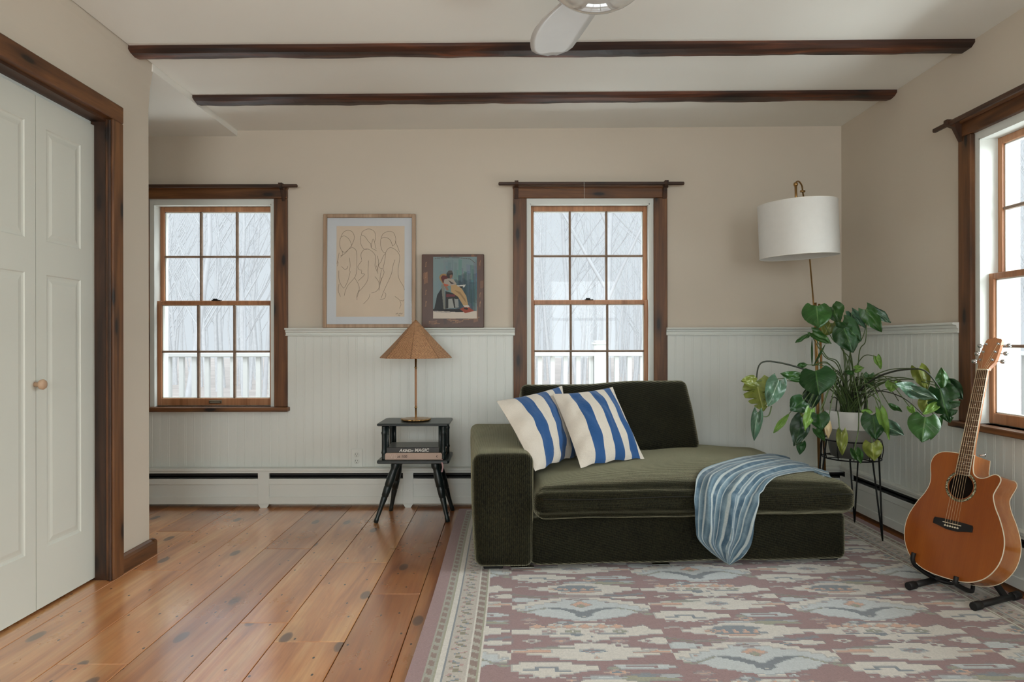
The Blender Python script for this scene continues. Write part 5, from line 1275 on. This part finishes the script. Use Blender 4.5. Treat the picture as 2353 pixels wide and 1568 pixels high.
for k in range(6):
    ub = -26 + 52 * k / 5; un = -17.5 + 35 * k / 5; pu, s_ = order[k]
    m = MB(); m.tube([G4(ub, -11, 5), G4(ub, 0, 13), G4(un, 649, 10.5), HD(pu, s_, 5)], .00055 + .0003 * (5 - k) / 5, 5); m.build('string', plain('bronze_string_%d' % k, (206, 178, 140), .3, .8), gt)
m = MB(); P = [(-80, 4), (-76, 12), (-40, 14), (40, 14), (76, 12), (80, 4), (80, -14), (60, -17), (20, -26), (-20, -26), (-60, -17), (-80, -14)]
m.prism(P, .2, 7, GT); br = m.build('bridge', EBONY, gt)
m = MB(); m.box((-37, -1.5, 7), (37, 1.5, 12), GT); m.build('saddle', IVORY, gt)
for k in range(6):
    m = MB(); ub = -26 + 52 * k / 5; m.tube([G4(ub, -12, 6), G4(ub, -12, 11), G4(ub, -12, 13)], [.003, .0034, .0018], 10); m.build('bridge_pin', IVORY, gt)
m = MB(); m.tube([G4(14, 300, -52), G4(22, 306, -66), G4(24, 308, -70)], [.003, .003, .007], 10); m.build('strap_button', CHROME, gt)
m = MB(); m.tube([G4(0, -215, -50), G4(0, -222, -50), G4(0, -226, -50)], [.004, .004, .007], 10); m.build('end_pin', CHROME, gt)

# ------------------------------------------------------------------ guitar stand
sd = empty('guitar_stand', (1.76, 2.60, .009), 'black metal guitar stand with rubber tipped feet under the guitar', 'guitar stand')
RUB = plain('black_rubber', (18, 18, 18), .6); POW = plain('black_powder_coat', (24, 24, 24), .42)
piv = G4(5, -120, -150); zt_ = .025
tubes = [((1.700, 2.425), (1.935, 2.530)), ((1.585, 2.628), (1.830, 2.742))]
for (a, b) in tubes:
    A, B = Vector((*a, zt_)), Vector((*b, zt_)); m = MB(); m.tube([A, B], .012, 16); q = m.build('foot_bar', POW, sd)
    d = (B - A).normalized()
    for P_, s_ in ((A, 1), (B, -1)):
        m = MB(); m.tube([P_ - d * .008 * s_, P_ - d * .006 * s_, P_ + d * .03 * s_, P_ + d * .032 * s_], [.013, .0158, .0158, .013], 16); m.build('rubber_cap', RUB, q)
def bar(a, b, w_, d_, name):
    a, b = Vector(a), Vector(b); q = (b - a).to_track_quat('Z', 'Y').to_matrix().to_4x4(); m = MB(); m.box((-w_/2, -d_/2, 0), (w_/2, d_/2, (b-a).length), Matrix.Translation(a) @ q, .002); return m.build(name, POW, sd)
bar((1.868, 2.500, .03), piv + Vector((.012, -.012, 0)), .024, .014, 'leg'); bar((1.725, 2.693, .03), piv + Vector((-.012, .012, 0)), .024, .014, 'leg')
m = MB(); m.tube([piv + Vector((.02, -.03, 0)), piv + Vector((-.02, .03, 0))], .011, 12); m.build('pivot', POW, sd)
ca = [G4(62, -196, 16), G4(62, -222, 13), G4(62, -229, -8), G4(58, -236, -55), G4(50, -238, -100), G4(35, -222, -128), piv]
cb_ = [G4(-128, -156, 16), G4(-130, -184, 13), G4(-128, -205, -8), G4(-112, -224, -55), G4(-80, -236, -100), G4(-30, -222, -128), piv]
for c_ in (ca, cb_):
    c_ = [Vector((p.x, p.y, max(p.z, .022))) for p in c_]; m = MB(); C_ = catmull(c_, 5); m.tube(C_, [.0085 if k < len(C_) * .7 else .007 for k in range(len(C_))], 12); m.build('cradle_arm', RUB, sd)

# ------------------------------------------------------------------ outdoors
GR = plain('winter_ground', (214, 206, 200), .95, var=.12, sc=.8)
m = MB(); m.box((-60, 4.30, -1.2), (60, 90, -.9)); m.box((2.3, -8, -1.2), (60, 4.30, -.9)); tag(m.build('ground', GR, fix=False), 'pale winter ground outside', 'ground', kind='structure')
PW = plain('porch_white', (204, 206, 206), .5, var=.01)
m = MB(); m.box((-5, 4.26, -.14), (5.2, 6.35, -.08)); m.box((2.30, -2, -.14), (5.2, 4.26, -.08)); tag(m.build('porch_deck', plain('grey_deck_boards', (150, 148, 144), .7), fix=False), 'grey board porch deck outside the windows', 'porch deck', kind='structure')
def railing(ax, c0, a0, a1, ps, lab):
    e = empty('porch_railing', ((a0+a1)/2, c0, -.08) if ax == 0 else (c0, (a0+a1)/2, -.08), lab, 'railing')
    def bb(m, a, b, o, za, zb, bev=0):
        if ax == 0: m.box((a, c0 - o, za), (b, c0 + o, zb), bev=bev)
        else: m.box((c0 - o, a, za), (c0 + o, b, zb), bev=bev)
    m = MB(); bb(m, a0, a1, .045, .865, .905, .006); m.build('top_rail', PW, e); m = MB(); bb(m, a0, a1, .03, .02, .06, .004); m.build('bottom_rail', PW, e)
    n = int((a1 - a0) / .119)
    for k in range(n):
        x = a0 + .06 + k * .119; m = MB(); bb(m, x - .020, x + .020, .02, .06, .865); m.build('baluster', PW, e)
    for p in ps:
        m = MB(); bb(m, p - .055, p + .055, .055, -.08, .985); bb(m, p - .066, p + .066, .066, .975, .995, .004); bb(m, p - .05, p + .05, .05, .995, 1.012, .006); m.build('post', PW, e)
railing(0, 6.2, -4.4, 5.1, [-3.9, .856, 5.1], 'white porch railing with square balusters beyond the back windows')
railing(1, 5.1, .5, 6.2, [1.4, 4.2], 'white porch railing outside the right window')
BARK = plain('haze_pale_bark', (216, 219, 222), .9, var=.06, sc=6)  # outdoor haze put into the pale bark colour
def tree(x, y, h, seed, th0=.10):
    r = random.Random(seed); m = MB()
    def br(p, d, L, th, lv):
        P = [p]; q = Vector(p); dd = Vector(d)
        for k in range(5):
            dd = (dd + Vector((r.uniform(-.12, .12), r.uniform(-.12, .12), r.uniform(-.02, .10)))).normalized(); q = q + dd * L / 5; P.append(q.copy())
        m.tube(P, [th * (1 - .14 * k) for k in range(6)], 6 if lv == 0 else 4, False)
        if lv < 3:
            for k in range(7 if lv == 0 else 4):
                f = r.uniform(.28 if lv == 0 else .15, 1); i = min(4, int(f * 5)); pp_ = P[i].lerp(P[i+1], f * 5 - i)
                a = r.uniform(0, 2*PI); dv = (dd * .75 + Vector((math.cos(a), math.sin(a), r.uniform(.0, .5))) * .62).normalized(); br(pp_, dv, L * r.uniform(.32, .55), th * .42, lv + 1)
    br(Vector((x, y, -.95)), Vector((r.uniform(-.05, .05), 0, 1)), h, th0, 0)
    o = m.build('bare_tree', BARK, fix=False); tag(o, 'pale bare winter tree beyond the porch railing', 'tree', 'bare trees outside the windows'); return o
tr = random.Random(21)
for k in range(26):
    y = 13 + 11 * tr.random(); xa = (-.72 + 1.5 * (k + tr.random()) / 26) * y; tree(xa, y, 7 + 4 * tr.random(), 100 + k, .05 + .05 * tr.random())
for k in range(6): tree(9 + 8 * tr.random(), 6 + 7 * k * .9, 8 + 3 * tr.random(), 200 + k, .1)
m = MB()
for k in range(420):
    y = 24 + 22 * tr.random(); x = (-.75 + 1.6 * tr.random()) * y; h = 7 + 6 * tr.random(); t0 = .035 + .07 * tr.random(); P = [Vector((x, y, -.95))]
    for q in range(4): P.append(P[-1] + Vector((tr.uniform(-.3, .3), 0, h / 4)))
    m.tube(P, [t0 * (1 - .2 * q) for q in range(5)], 4, False)
    for q in range(7):
        i = tr.randint(1, 3); L_ = 1 + 2 * tr.random(); sx_ = tr.choice((-1, 1)); p = P[i].lerp(P[i+1], tr.random()); m.tube([p, p + Vector((sx_ * L_ * .3, 0, L_ * .5)), p + Vector((sx_ * L_ * .5, 0, L_))], [t0 * .45, t0 * .3, t0 * .12], 3, False)
tag(m.build('distant_woods', plain('hazy_bark', (232, 235, 237), .95), fix=False), 'hazy bare woods far behind the porch', 'woods', kind='stuff')  # distance haze put into the colour of the far trunks
